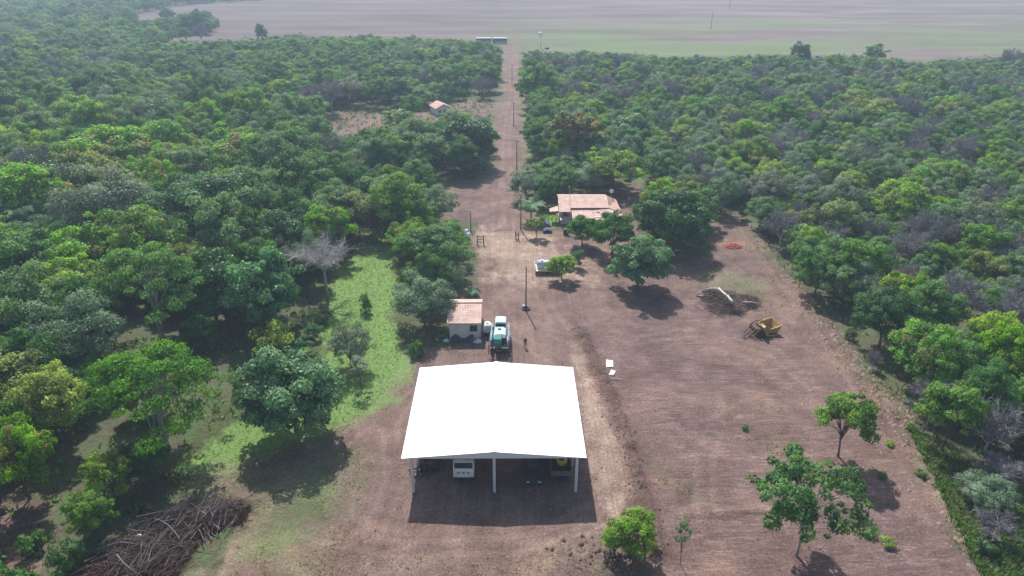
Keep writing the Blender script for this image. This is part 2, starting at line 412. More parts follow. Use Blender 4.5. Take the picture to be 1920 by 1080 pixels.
    col = mixc(N, L, 1.0, col, ramp(N, L, gr_, [(.34,(.46,.44,.43)), (.5,(.90,.88,.86)), (.64,(1.45,1.38,1.31))]), 'MULTIPLY')
    big_ = noise_n(N, L, V, .16, 7, .65, .5)
    col = mixc(N, L, 1.0, col, ramp(N, L, big_, [(.36,(.78,.75,.74)), (.5,(1.0,1.0,1.0)), (.63,(1.28,1.26,1.22))]), 'MULTIPLY')
    sk_ = ramp(N, L, streakx, [(.36,(.80,.78,.77)), (.52,(1.0,1.0,1.0)), (.66,(1.28,1.26,1.23))])
    col = mixc(N, L, math_node(N, L, 'MULTIPLY', mFur, math_node(N, L, 'MULTIPLY_ADD', pt, .5, .3)), col, mixc(N, L, 1.0, col, sk_, 'MULTIPLY'))
    # lush grass
    lg = ramp(N, L, noise_n(N, L, V, 1.1, 8, .75), [(.28,(.12,.21,.06)), (.5,(.19,.31,.09)), (.72,(.27,.38,.13))])
    lg = mixc(N, L, math_node(N, L, 'MULTIPLY', n1, .35), lg, (.20,.27,.10))
    col = mixc(N, L, thr(mLush, n3, .8, .30, .56), col, lg)
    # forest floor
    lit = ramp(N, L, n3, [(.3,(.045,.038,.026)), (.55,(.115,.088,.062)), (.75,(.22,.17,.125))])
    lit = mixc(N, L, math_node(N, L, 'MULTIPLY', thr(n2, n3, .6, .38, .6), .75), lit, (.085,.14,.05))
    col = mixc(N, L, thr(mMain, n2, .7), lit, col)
    # big crop field far off
    mp3 = N.new('ShaderNodeMapping'); mp3.inputs['Scale'].default_value = (.007, .040, 1); mp3.inputs['Rotation'].default_value = (0,0,R_(3)); L.new(V, mp3.inputs[0])
    fs = noise_n(N, L, mp3.outputs[0], 1.0, 8, .68, .4)
    mp4 = N.new('ShaderNodeMapping'); mp4.inputs['Scale'].default_value = (.006, .014, 1); mp4.inputs['Location'].default_value = (3.1, 1.7, 0); L.new(V, mp4.inputs[0])
    fg = noise_n(N, L, mp4.outputs[0], 1.0, 5, .6, .6)
    mp5 = N.new('ShaderNodeMapping'); mp5.inputs['Scale'].default_value = (.02, .22, 1); L.new(V, mp5.inputs[0])
    fs2 = noise_n(N, L, mp5.outputs[0], 1.0, 5, .7, .2)
    sx = N.new('ShaderNodeSeparateXYZ'); L.new(V, sx.inputs[0])
    side = N.new('ShaderNodeMapRange'); side.inputs[1].default_value = -60; side.inputs[2].default_value = 180; L.new(sx.outputs[0], side.inputs[0])
    fl = ramp(N, L, fs, [(.36,(.060,.042,.040)), (.5,(.11,.080,.074)), (.66,(.17,.135,.125))])
    fr = ramp(N, L, fs, [(.36,(.085,.062,.056)), (.5,(.15,.115,.105)), (.66,(.25,.205,.188))])
    fcol = mixc(N, L, side.outputs[0], fl, fr)
    fcol = mixc(N, L, math_node(N, L, 'MULTIPLY', fs2, .55), fcol, (.17,.12,.10))
    gm = N.new('ShaderNodeMapRange'); gm.inputs[1].default_value = .36; gm.inputs[2].default_value = .58; L.new(fg, gm.inputs[0])
    nearf = N.new('ShaderNodeMapRange'); nearf.inputs[1].default_value = 620; nearf.inputs[2].default_value = 500; L.new(sx.outputs[1], nearf.inputs[0])
    gside = N.new('ShaderNodeMapRange'); gside.inputs[1].default_value = -50; gside.inputs[2].default_value = 50; L.new(sx.outputs[0], gside.inputs[0])
    gf = math_node(N, L, 'MULTIPLY', math_node(N, L, 'MULTIPLY', gm.outputs[0], nearf.outputs[0]), gside.outputs[0])
    gf = math_node(N, L, 'MULTIPLY', gf, math_node(N, L, 'MULTIPLY_ADD', fs2, .8, .35))
    fcol = mixc(N, L, gf, fcol, (.13,.19,.065))
    col = mixc(N, L, mField, col, fcol)
    L.new(col, b.inputs['Base Color'])
    # relief
    h = math_node(N, L, 'MULTIPLY_ADD', n3, .5, math_node(N, L, 'MULTIPLY', n4, .22))
    h = math_node(N, L, 'ADD', h, math_node(N, L, 'MULTIPLY', math_node(N, L, 'MULTIPLY', streakx, mFur), .55))
    h = math_node(N, L, 'ADD', h, math_node(N, L, 'MULTIPLY', math_node(N, L, 'MULTIPLY', streaky, mRoad), .35))
    h = math_node(N, L, 'ADD', h, math_node(N, L, 'MULTIPLY', math_node(N, L, 'MULTIPLY', n4, mLush), .8))
    h = math_node(N, L, 'SUBTRACT', h, math_node(N, L, 'MULTIPLY', math_node(N, L, 'MULTIPLY', dk.outputs[0], isd), -.25))
    bp = N.new('ShaderNodeBump'); bp.inputs['Strength'].default_value = .9; bp.inputs['Distance'].default_value = .28
    L.new(h, bp.inputs['Height']); L.new(bp.outputs[0], b.inputs['Normal'])
    return m
M_ground = ground_material()
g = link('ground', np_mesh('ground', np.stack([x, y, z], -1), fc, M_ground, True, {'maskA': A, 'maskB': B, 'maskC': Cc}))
tag(g, kind='structure')
# ================================================================ VEGETATION
rng = np.random.default_rng(11)
def unit(v): return v/np.maximum(1e-9, np.linalg.norm(v, axis=-1, keepdims=True))
def leaf_cards(cen, nrm, size, tone, rs, asp=1.5):
    """one small four-sided leaf spray per centre"""
    n = len(cen); r = unit(rs.normal(size=(n, 3)))
    t = unit(np.cross(nrm, r)); bt = np.cross(nrm, t)
    s = size[:, None]
    fold = nrm*s*.18
    v = np.stack([cen+t*s*asp*.5, cen+bt*s*.5-fold, cen-t*s*asp*.5, cen-bt*s*.5-fold], 1).reshape(-1, 3)
    f = np.arange(4*n).reshape(n, 4)
    return v, f, np.repeat(tone, 4)
def crown_arrays(seed, R, H, z0, ncl, clr, nleaf, leaf, low=-.35, lump=.3, flat=.65, gap=0., shape='dome', clump_flat=.76):
    ncl = int(ncl*1.5); clr *= .82; nleaf = int(nleaf*1.45); leaf *= .80
    rs = np.random.default_rng(seed)
    # clump centres on an uneven dome
    cs = []
    while len(cs) < ncl:
        u = unit(rs.normal(size=3))
        if u[2] < low: continue
        lobe = 1 + lump*(math.sin(3.1*math.atan2(u[1], u[0])+seed)+math.sin(5.3*u[2]*2+seed*2.1+2*u[0]))*.5
        if gap and (math.sin(u[0]*5+seed)*math.sin(u[1]*5.5+seed*1.7)*math.sin(u[2]*4+seed) > 1-gap*1.2): continue
        rr = (rs.uniform(.72, 1.0) if rs.random() < .8 else rs.uniform(.3, .7))*lobe
        if shape == 'umbrella':
            a = rs.uniform(0, 2*math.pi); q = math.sqrt(rs.random())*lobe
            p = np.array([R*q*math.cos(a), R*q*math.sin(a), H*(.55*(1-q*q)+.25*rs.random()+.12*math.sin(4*a+seed))])
        else:
            p = np.array([R*u[0]*rr, R*u[1]*rr, H*.5+H*.5*u[2]*rr])
        cs.append(p)
    cs = np.array(cs); k = len(cs)
    cr = clr*(.38+1.15*rs.random(k)**1.3)
    ctone = rs.uniform(0, 1, k)
    per = (nleaf/k*(cr/clr)**2).astype(int)+3
    ci = np.repeat(np.arange(k), per); n = len(ci)
    d = unit(rs.normal(size=(n, 3))); d[:, 2] = np.where(d[:, 2] < -.2, -d[:, 2]*.7, d[:, 2]); d = unit(d)
    rad = rs.uniform(.45, 1.05, n)**.6*(1+.45*rs.random(n)**5)
    cen = cs[ci] + d*rad[:, None]*cr[ci][:, None]*np.array([1, 1, clump_flat])
    cen[:, 2] += z0
    ctr = np.array([0, 0, z0+H*.35])
    out = unit(cen-ctr)
    nrm = unit(d*.9+out*.35+np.array([0, 0, .4])+rs.normal(size=(n, 3))*.48)
    size = leaf*rs.uniform(.6, 1.35, n)
    tone = np.clip(.45*ctone[ci]+.55*rs.random(n), 0, 1)
    v, f, t = leaf_cards(cen, nrm, size, tone, rs)
    return v, f, t, cs+np.array([0, 0, z0])
def limb_mb(rs, cs, z0, trunk_r, lean=(0, 0), nl=9, forks=1, dens=.35, sides=6):
    mb = MB()
    for k in range(forks):
        off = Vector((rs.uniform(-.5, .5), rs.uniform(-.5, .5), 0))*(.0 if forks == 1 else 1.6)
        top = Vector((lean[0]+off.x*1.6, lean[1]+off.y*1.6, z0*1.02))
        pts = []; rad = []
        for i in range(6):
            t = i/5
            pts.append(off*(.5 if forks > 1 else 1)*(1-t)+top*t+Vector((math.sin(t*5+k)*.12, math.cos(t*4+k)*.1, 0))*z0*.15)
            pts[-1].z = z0*1.02*t-.15*(1-t)
            rad.append(trunk_r*(1.25 if i == 0 else 1)*(1-.45*t)/(1 if forks == 1 else 1.3))
        mb.tube(pts, rad, 8)
        order = rs.permutation(len(cs))[:nl]
        for j in order:
            e = Vector(cs[j]); t = rs.uniform(.6, 1); s = pts[0].lerp(top, t); s.z = z0*t
            d = e-s; mid = s+d*.5+Vector((rs.uniform(-.1,.1), rs.uniform(-.1,.1), .12))*d.length
            mb.tube([s, s.lerp(mid, .5)+Vector((0,0,.05*d.length)), mid, e], [trunk_r*.48, trunk_r*.34, trunk_r*.22, .03], sides-1, caps=False)
    return mb
def bare_mb(seed, R, H, z0, trunk_r, nb=10, sub=7, twig=6, r_t=.022):
    """leafless tree: limbs, branches and a haze of twigs"""
    rs = np.random.default_rng(seed); trunk = MB(); tw = MB()
    trunk.tube([(0,0,-.2), (.1,.05,z0*.5), (0,.1,z0*1.1)], [trunk_r*1.2, trunk_r, trunk_r*.75], 7)
    for i in range(nb):
        a = i/nb*2*math.pi*1.6+rs.uniform(-.3,.3); el = rs.uniform(.3, 1.25)
        d = Vector((math.cos(a)*math.cos(el), math.sin(a)*math.cos(el), math.sin(el)))
        e = Vector((d.x*R*.95, d.y*R*.95, z0+ d.z*H*.9)); s = Vector((0,.05, z0*rs.uniform(.7,1.1)))
        m1 = s.lerp(e, .45)+Vector((0,0,.12*R)); trunk.tube([s, m1, e], [trunk_r*.5, trunk_r*.3, .035], 5, caps=False)
        for j in range(sub):
            t = rs.uniform(.3, 1); b0 = (s.lerp(m1, t*2) if t < .5 else m1.lerp(e, t*2-1))
            dd = (d+Vector(rs.normal(size=3))*.7).normalized()*R*rs.uniform(.25,.5); dd.z = abs(dd.z)*.8
            b1 = b0+dd; tw.tube([b0, b0.lerp(b1,.5)+Vector((0,0,.1)), b1], [.05,.035,.02], 3, caps=False, smooth=False)
            for q in range(twig):
                c0 = b0.lerp(b1, rs.uniform(.2,1)); dq = (dd.normalized()+Vector(rs.normal(size=3))*.8).normalized()*R*rs.uniform(.12,.28)
                dq.z = abs(dq.z); tw.tube([c0, c0+dq], [r_t, r_t*.5], 3, caps=False, smooth=False)
    return trunk, tw
M_bark = mat('bark', (.13,.105,.085), .9, var=.35, scale=4, bump=.5)
M_palebark = mat('pale_bark', (.36,.33,.30), .85, var=.25, scale=3, bump=.4)
M_twig = mat('dry_twigs', (.50,.46,.45), .9, var=.2, scale=2)
M_greytwig = mat('grey_violet_twigs', (.25,.235,.24), .9, var=.2, scale=2)
M_deadbrown = leaf_mat('dead_brown_leaf', [(.17,.085,.045),(.14,.09,.06)], .25)
LM = dict(
 dark=leaf_mat('dark_glossy_leaf', [(0.046,0.122,0.034),(0.064,0.154,0.041),(0.055,0.127,0.051)], .32, .42),
 deep=leaf_mat('deep_green_leaf', [(0.069,0.180,0.044),(0.101,0.207,0.055),(0.074,0.159,0.067)], .38),
 mid=leaf_mat('mid_green_leaf', [(0.129,0.254,0.067),(0.184,0.292,0.091),(0.110,0.223,0.085),(0.170,0.254,0.122),(0.138,0.286,0.079)], .42),
 bright=leaf_mat('bright_green_leaf', [(0.189,0.366,0.061),(0.248,0.382,0.085),(0.161,0.329,0.073)], .46),
 yellow=leaf_mat('yellow_green_leaf', [(0.285,0.403,0.104),(0.322,0.392,0.134),(0.248,0.382,0.098)], .42),
 grey=leaf_mat('grey_green_leaf', [(0.184,0.270,0.165),(0.225,0.281,0.213),(0.152,0.239,0.140),(0.216,0.244,0.201)], .36),
 silver=leaf_mat('dusty_green_leaf', [(0.124,0.233,0.122),(0.152,0.260,0.134)], .36, .45),
 olive=leaf_mat('olive_leaf', [(0.248,0.281,0.116),(0.202,0.265,0.104)], .4),
 brown=M_deadbrown)
# crown prototypes, about life size: (R, H, z0)
def proto(name, key, seed, R, H, z0, ncl, clr, nleaf, leaf, tr=.22, forks=1, nl=9, bark=M_bark, extra=None, **kw):
    v, f, t, cs = crown_arrays(seed, R, H, z0, ncl, clr, nleaf, leaf, **kw)
    if extra:   # second foliage tone growing on top of the crown (flowers, new leaves)
        m2, frac = extra
    cm = np_mesh(name+'_crown', v, f, LM[key], False, {'tone': t})
    if extra:
        cm.materials.append(m2); nf = len(f); zc = v[:, 2].reshape(-1, 4).mean(1)
        rs = np.random.default_rng(seed+9)
        sel = (zc > z0+H*.55) & (vnoise(v[::4, 0]+50, v[::4, 1]+50, .9, seed) > 1-frac)
        cm.polygons.foreach_set('material_index', sel.astype(np.int32))
    rs = np.random.default_rng(seed+5)
    tm = limb_mb(rs, cs, z0+H*.12, tr, (rs.uniform(-.4,.4), rs.uniform(-.4,.4)), nl, forks).mesh(name+'_trunk', bark)
    return dict(crown=cm, trunk=tm, R=R, top=z0+H, name=name, key=key, mid=z0+H*.5)
PR = {}
def add_proto(k, *a, **kw): PR.setdefault(k, []).append(proto(*a, **kw))
yf = leaf_mat('pale_new_leaf', [(.26,.25,.085),(.24,.27,.09)], .4)
rf = leaf_mat('pale_flower_panicles', [(.33,.27,.12),(.36,.30,.13)], .4)
for s in (1, 2):
    add_proto('dark', 'broadleaf_tree', 'dark', s, 5.0, 7.6, .9, 105, 1.15, 20000, .27, low=-.75, lump=.22, tr=.3)
    add_proto('deep', 'broadleaf_tree', 'deep', 20+s, 5.0, 7.4, 1.8, 95, 1.15, 18000, .25, low=-.6, lump=.34, tr=.28)
for s in (1, 2, 3):
    add_proto('mid', 'broadleaf_tree', 'mid', 40+s, 4.2, 6.4, 1.5, 78, .95, 13000, .23, low=-.6, lump=.36, gap=.18, tr=.18)
for s in (1, 2):
    add_proto('bright', 'broadleaf_tree', 'bright', 50+s, 4.0, 6.0, 1.5, 70, .9, 12500, .23, low=-.55, lump=.36, gap=.15, tr=.17, extra=(yf, .30))
    add_proto('grey', 'scrub_tree', 'grey', 60+s, 4.0, 5.8, 1.4, 76, .95, 11500, .19, low=-.55, lump=.32, gap=.22, tr=.15, nl=16)
    add_proto('umbrella', 'spreading_tree', 'mid', 70+s, 6.5, 4.8, 5.6, 95, 1.15, 15000, .22, shape='umbrella', lump=.28, tr=.26, forks=3, nl=8, bark=M_palebark, clump_flat=.5)
add_proto('yellow', 'broadleaf_tree', 'yellow', 81, 4.2, 5.8, 1.5, 70, .95, 12000, .24, low=-.55, lump=.35, gap=.15, tr=.17)
add_proto('silver', 'broadleaf_tree', 'silver', 85, 5.0, 6.8, .9, 100, 1.05, 18000, .29, low=-.7, lump=.3, tr=.26, clump_flat=.68)
add_proto('olive', 'broadleaf_tree', 'olive', 87, 4.0, 5.4, 1.5, 62, .95, 10500, .25, lump=.4, gap=.2, tr=.16)
add_proto('brown', 'withered_tree', 'brown', 89, 3.6, 4.4, 2.5, 34, .85, 3200, .22, lump=.45, gap=.3, tr=.16, nl=16)
add_proto('mango', 'mango_tree', 'dark', 91, 5.2, 7.2, 1.2, 100, 1.1, 17000, .30, low=-.65, lump=.2, tr=.32, extra=(rf, .55))
add_proto('darkdome', 'mango_tree', 'dark', 93, 5.2, 7.0, .9, 110, 1.1, 18000, .28, low=-.75, lump=.16, tr=.32)
add_proto('open', 'young_tree', 'mid', 95, 4.6, 5.2, 2.4, 70, .68, 9000, .20, low=-.2, lump=.3, gap=.16, tr=.13, nl=26, extra=(yf, .12), bark=M_palebark)
add_proto('lollipop', 'young_tree', 'mid', 97, 3.1, 4.3, 2.0, 60, .7, 8500, .20, low=-.55, lump=.25, tr=.14, nl=14)
add_proto('lollipop', 'young_tree', 'mid', 98, 3.1, 4.1, 2.1, 56, .7, 8000, .20, low=-.5, lump=.3, tr=.14, nl=14)
add_proto('shrub', 'shrub', 'mid', 101, 1.6, 2.2, .1, 22, .6, 2600, .17, low=-.8, lump=.35, tr=.05, nl=8)
add_proto('shrubgrey', 'shrub', 'silver', 102, 1.5, 1.9, .1, 20, .5, 2400, .15, low=-.8, lump=.3, tr=.05, nl=8)
add_proto('shrubbright', 'shrub', 'yellow', 103, 1.7, 2.2, .15, 24, .6, 2800, .17, low=-.8, lump=.3, tr=.05, nl=8)
def bproto(k, name, seed, R, H, z0, tr, mt, mb_, **kw):
    a, b_ = bare_mb(seed, R, H, z0, tr, **kw)
    PR.setdefault(k, []).append(dict(crown=b_.mesh(name+'_twigs', mt), trunk=a.mesh(name+'_limbs', mb_), R=R, top=z0+H, name='bare_tree', key=k, mid=z0+H*.5))
add_proto('sapling', 'sapling', 'grey', 104, 1.3, 2.6, .9, 9, .5, 650, .16, low=-.6, tr=.05, nl=9)
bproto('bare', 'bare_tree', 111, 4.2, 3.8, 4.2, .2, M_twig, M_palebark, nb=14, sub=12, twig=10)
bproto('bare', 'bare_tree', 113, 4.2, 3.8, 4.0, .18, M_twig, M_palebark, nb=13, sub=12, twig=10)
bproto('violet', 'bare_scrub', 114, 3.6, 4.2, 1.6, .13, M_greytwig, M_twig, nb=16, sub=13, twig=11, r_t=.026)
bproto('violet', 'bare_scrub', 116, 3.4, 4.0, 1.4, .13, M_greytwig, M_twig, nb=16, sub=13, twig=11, r_t=.026)

def put_tree(key, x, y, s, name=None, rz=None, sz=None, variant=None, zoff=0):
    L_ = PR[key]; p = L_[variant if variant is not None else random.randrange(len(L_))]
    e = empty(name or p['name'], (x, y, ground_z(x, y)+zoff if y < 500 else 0), random.uniform(0, 6.28) if rz is None else rz)
    e.scale = (s, s, s*(sz or 1))
    link('trunk', p['trunk'], e); link('crown', p['crown'], e)
    return e, p
random.seed(5)
placed = []   # (x, y, r)
def hand(px, py, rpx, key, hm, label, cat='tree', group=None, name=None, variant=None, rz=None):
    """crown centred on the ray through (px,py), radius rpx photo pixels, hm metres tall"""
    L_ = PR[key]; vi = variant if variant is not None else random.randrange(len(L_)); p = L_[vi]
    zc = p['mid']/p['top']*hm
    q = P(px, py, zc); dd = depth(q); r = rpx/FPX*dd
    s = r/p['R']/1.10; hm *= 1.22
    e, _ = put_tree(key, q.x, q.y, s, name, rz, (hm/p['top'])/s, vi)
    tag(e, label, cat, group); placed.append((q.x, q.y, r)); return e
# ---------------------------------------------------------------- trees one can single out in the photo
H_ = hand
# left of the shed
H_(545,745,97,'silver',8.5,'dense round dark green tree nearest the left edge of the white shed roof', variant=0)
H_(285,725,128,'umbrella',11,'wide spreading tree with dark forked trunk above the brush pile')
H_(95,765,72,'yellow',8,'pale yellow-green tree at the left edge beside the wide spreading tree')
H_(32,868,68,'bright',8,'bright green tree cut by the left edge above the bare dirt patch')
H_(205,900,46,'bright',5,'small bright green tree growing under the left side of the spreading tree')
H_(170,968,42,'mid',4.2,'low leafy tree between the bare dirt patch and the brush pile')
H_(62,1023,24,'shrub',1.8,'small green bush alone on the bare dirt at bottom left','shrub')
H_(122,1045,32,'shrub',2.4,'dark bush at the bottom edge left of the brush pile','shrub')
H_(512,640,40,'shrubbright',4.0,'rounded yellow-green bush left of the pale shrubs on the grass','shrub')
H_(563,652,24,'shrubgrey',2.4,'pale grey-green shrub touching the yellow-green bush','shrub')
H_(585,620,19,'shrubgrey',2.2,'pale shrub in the middle of the short row on the grass','shrub')
H_(601,597,15,'shrub',1.8,'darkest and farthest shrub of the short row on the grass','shrub')
H_(655,655,42,'grey',5,'airy green tree on the grass strip right of the pale shrubs', variant=1)
H_(676,700,26,'sapling',3.8,'thin grey-green sapling below the airy tree on the grass strip')
H_(684,572,12,'shrub',2.6,'slim dark little tree in the middle of the bright grass strip','shrub')
H_(780,655,15,'shrub',1.9,'small round bush on bare soil just left of the white shed roof back corner','shrub')
H_(792,572,60,'grey',6.4,'grey-green tree touching the left wall of the small tiled pump house')
H_(822,478,62,'mid',7.5,'large mid-green tree at the left edge of the dirt yard', variant=0)
H_(767,447,44,'bright',6,'bright green round tree at the top of the grass strip')
H_(812,393,46,'grey',6.5,'airy grey-green tree beside the ploughed brown plot')
H_(776,335,38,'silver',6,'pale dusty tree under the big dark trees left of the road')
H_(718,372,50,'mid',7.5,'mid-green tree left of the airy grey-green tree by the plot')
H_(607,494,66,'bare',8.5,'leafless pale grey tree on the edge of the bright grass strip','tree',name='bare_tree',variant=0)
H_(395,548,74,'dark',9,'dark glossy mango tree left of the leafless pale tree', variant=0)
H_(500,560,76,'silver',9.5,'dark blue-green mango tree touching the leafless pale tree')
H_(372,632,36,'dark',4.5,'low dark tree under the dark glossy mango tree beside the three pale trunks', variant=1)
H_(278,525,98,'umbrella',13,'tall feathery tree with three pale trunks left of the mango trees', variant=1)
H_(60,590,80,'mid',10,'broad mid-green tree at the left edge in shade below the dark canopy')
H_(165,600,62,'deep',9,'deep green tree between the left edge and the tall feathery tree')
H_(60,690,68,'deep',8,'deep green tree by the left edge above the yellow-green one')
H_(400,400,100,'deep',12,'huge dark rounded tree with lumpy crown left of centre in the wood', variant=0)
H_(200,400,92,'grey',13,'huge grey-green rounded tree between the palm and the lumpy dark tree')
H_(52,385,80,'bright',12,'broad bright yellow-green crown at the left edge above the palm')
H_(118,420,34,'olive',7,'olive-yellow crown right of the palm at the left edge')
H_(120,480,62,'deep',8,'deep green lumpy tree below the olive crown at left')
H_(30,495,52,'bright',8,'light green lumpy tree on the left edge below the palm')
H_(555,345,72,'deep',11,'dark shaded tree at the centre of the wood left of the road', variant=1)
H_(610,415,48,'mid',8,'thin-trunked green tree above the leafless pale tree')
H_(540,455,42,'mid',5,'small green tree just above the leafless pale crown')
H_(205,305,92,'bright',12,'long bright green arched crown at left centre of the wood')
H_(440,300,84,'bright',11,'bright green arched crown left of the reddish withered tree')
H_(330,320,60,'bright',10,'bright green crown between the two long arched crowns')
H_(655,325,28,'brown',6,'reddish-brown withered tree in the wood left of the road')
H_(612,292,42,'violet',8,'grey-brown bare crown behind the reddish withered tree',name='bare_tree')
H_(880,272,56,'dark',10,'largest dark round tree at the left verge of the road')
H_(800,290,46,'mid',9,'green tree left of the largest dark round tree by the road')
H_(730,290,42,'bright',8.5,'yellowish green crown two trees left of the dark roadside tree')
H_(745,225,30,'mid',5,'low green tree just below the small shed in the left clearing')
H_(850,228,30,'mid',5,'low green tree right below the far tiled house')
H_(620,182,38,'violet',9,'bare violet-grey tree standing left of the far clearing',name='bare_tree')
H_(660,172,34,'grey',8,'grey-green tree on the back edge of the far clearing')
H_(588,186,30,'violet',8,'leftmost bare violet-grey tree beside the far clearing',name='bare_tree')
H_(908,165,24,'violet',6,'bare grey tree between the far tiled house and the road',name='bare_tree')
H_(790,180,34,'mid',6,'green tree touching the left end of the far tiled house')
# right of the road
H_(1077,262,58,'mango',10.5,'big round mango tree with pale reddish top right of the road')
H_(1180,255,44,'silver',8,'dusty grey-green tree right of the mango tree with reddish top')
H_(1150,322,54,'bright',8,'light green tree behind the right end of the farmhouse')
H_(1242,310,42,'dark',7.5,'dark upright tree standing right of the small bright lawn')
H_(1050,340,44,'deep',5.5,'deep green tree directly behind the farmhouse')
H_(988,350,36,'grey',5.5,'pale green bushy tree behind the palm by the road')
H_(1010,318,20,'shrub',2.2,'low bush beside the road fence above the garden trees','shrub')
H_(1030,325,32,'mid',5,'small mid-green tree between the palm and the garden fence')
H_(1105,338,36,'grey',5,'grey-green tree behind the middle of the farmhouse roof')
H_(1128,292,38,'deep',6,'deep green tree at the lower right of the big mango tree')
H_(1282,345,30,'grey',6,'grey-green tree right of the dark upright tree trunk')
H_(1215,262,30,'bright',6,'bright green tree just above the small lawn')
H_(1240,385,40,'bright',8,'bright light green tree behind the darkest dome-shaped tree')
H_(1264,422,66,'darkdome',9.5,'darkest and densest dome-shaped tree right of the farmhouse')
H_(1198,500,60,'silver',7.5,'large leafy tree alone in the middle of the yard near the log pile')
H_(1150,440,46,'deep',6.5,'green tree right in front of the farmhouse porch')
H_(1092,437,32,'deep',4.6,'smaller green tree at the left front of the farmhouse')
H_(1006,427,19,'olive',3.4,'small round tree beside the parked blue car')
H_(1054,505,28,'bright',3.6,'round green bush covering the right end of the white tank')
H_(1084,487,15,'shrubgrey',3.0,'sparse grey shrub right of the bush by the white tank','shrub')
H_(1190,396,12,'shrub',2.2,'small bush between the farmhouse and the dome-shaped tree','shrub')
H_(1320,310,42,'mid',7,'yellowish green tree right of the dark upright tree')
H_(1310,395,42,'mid',6,'green tree behind the right side of the dome-shaped tree')
# foreground right
H_(1586,795,56,'lollipop',7,'small round-headed tree with thin dark trunk on the graded field', variant=0)
H_(1782,787,57,'lollipop',7,'round-headed tree with pale trunk outside the fence at lower right', variant=1)
H_(1515,955,118,'open',9,'large open-crowned tree at the bottom edge of the graded field', name='open_tree', rz=1.0)
H_(1185,1012,52,'bright',3.8,'bright yellow-green bush beside the rubble heap at the bottom','shrub')
H_(1281,1020,22,'sapling',4.2,'spindly sapling right of the yellow-green bush at the bottom')
H_(1742,680,68,'bright',8,'bright green tree with pale yellow tufts at the right side of the fence')
H_(1850,750,50,'mid',7,'mid-green tree right of the tree with pale yellow tufts')
H_(1890,680,56,'bright',8,'bright green tree at the right edge above the lower scrub')
H_(1660,600,56,'deep',7.5,'deep green tree with lumpy crown at the fence corner right of the wrecked machine')
H_(1535,510,46,'mid',7,'mid-green tree at the fence right of the log pile')
H_(1520,462,30,'yellow',6,'pale yellow flowering tree at the edge of the right wood')
H_(1690,390,56,'bright',8,'bright green crown in the middle of the right wood')
H_(1790,560,54,'violet',7,'bare violet-grey tree with pale limbs in the right wood', name='bare_tree')
H_(1440,360,40,'grey',7,'grey-green tree at the top corner of the fenced field')
H_(1468,430,38,'violet',5.5,'bare grey bush tree touching the fence beside the brick heap', name='bare_tree')
H_(1845,510,34,'olive',6,'olive-brown crown near the right edge of the wood')
H_(1500,108,20,'dark',9,'dark tree standing highest on the far edge of the right wood')
H_(1640,105,20,'mid',8,'green tree rising at the far edge of the right wood by the field')
H_(1895,115,24,'violet',9,'bare-topped grey tree at the far right corner by the field', name='bare_tree')
H_(372,42,20,'deep',11,'larger dark tree of the pair standing in the far left field')
H_(313,31,15,'deep',8,'smaller dark tree of the pair standing in the far left field')
H_(491,66,11,'deep',9,'lone dark tree poking above the wood edge at the far left field')

# ---------------------------------------------------------------- palms
def frond_arrays(L_, droop, rs, nl=26):
    vs = []; fs = []; tn = []
    pts = []
    for i in range(9):
        t = i/8; pts.append((L_*t*(1-.18*t), 0, L_*(.55*t-droop*t*t)))
    pts = np.array(pts)
    for i in range(nl):
        t = .12+.88*i/(nl-1); k = min(7, int(t*8)); q = pts[k]+(pts[k+1]-pts[k])*(t*8-k)
        ll = L_*.26*math.sin(math.pi*min(1, t*.85+.12))+.1
        for sd in (-1, 1):
            e = q+np.array([ll*.55, sd*ll*.8, -ll*.35]); w = .05
            b = len(vs); vs += [q+[-w,0,0], q+[w,0,0], e+[w*.4,0,0], e]; fs.append((b,b+1,b+2,b+3)); tn += [rs.random()]*4
    for i in range(8):
        b = len(vs); w = .05*(1-i/9)
        vs += [pts[i]+[0,-w,.01], pts[i]+[0,w,.01], pts[i+1]+[0,w*.8,.01], pts[i+1]+[0,-w*.8,.01]]; fs.append((b,b+1,b+2,b+3)); tn += [.9]*4
    return np.array(vs), np.array(fs), np.array(tn)
def palm(loc, h, L_, nf, seed, label, name='palm_tree'):
    rs = np.random.default_rng(seed); e = empty(name, loc, seed)
    t = MB(); t.tube([(0,0,-.2),(.05,0,h*.4),(0,.08,h*.8),(0,0,h)], [.2,.15,.13,.15], 9); t.build('trunk', M_bark, e)
    cr = empty('crown', (0,0,0)); bpy.data.objects.remove(cr)
    for k in range(nf):
        v, f, tn = frond_arrays(L_*rs.uniform(.8,1.1), rs.uniform(.35,.85), rs)
        a = k*2.4; up = rs.uniform(-.3,.25)
        c, s = math.cos(up), math.sin(up)
        v2 = np.stack([v[:,0]*c-v[:,2]*s, v[:,1], v[:,0]*s+v[:,2]*c], -1)
        c, s = math.cos(a), math.sin(a)
        v3 = np.stack([v2[:,0]*c-v2[:,1]*s, v2[:,0]*s+v2[:,1]*c, v2[:,2]+h], -1)
        link('frond', np_mesh('palm_frond', v3, f, LM['silver'], False, {'tone': tn}), e)
    return tag(e, label, 'palm')
q = P(996,415); palm(q, 3.6, 3.6, 20, 3, 'palm tree with arching grey-green fronds beside the road near the farmhouse')
q = P(45,445,3); palm((q.x,q.y,0), 8.5, 4.6, 20, 4, 'tall palm rising through the wood at the left edge')
q = P(886,556); palm(q, .9, 1.5, 14, 5, 'small low palm behind the pump house roof')
placed += [(P(996,415).x, P(996,415).y, 3), (P(886,556).x, P(886,556).y, 2)]

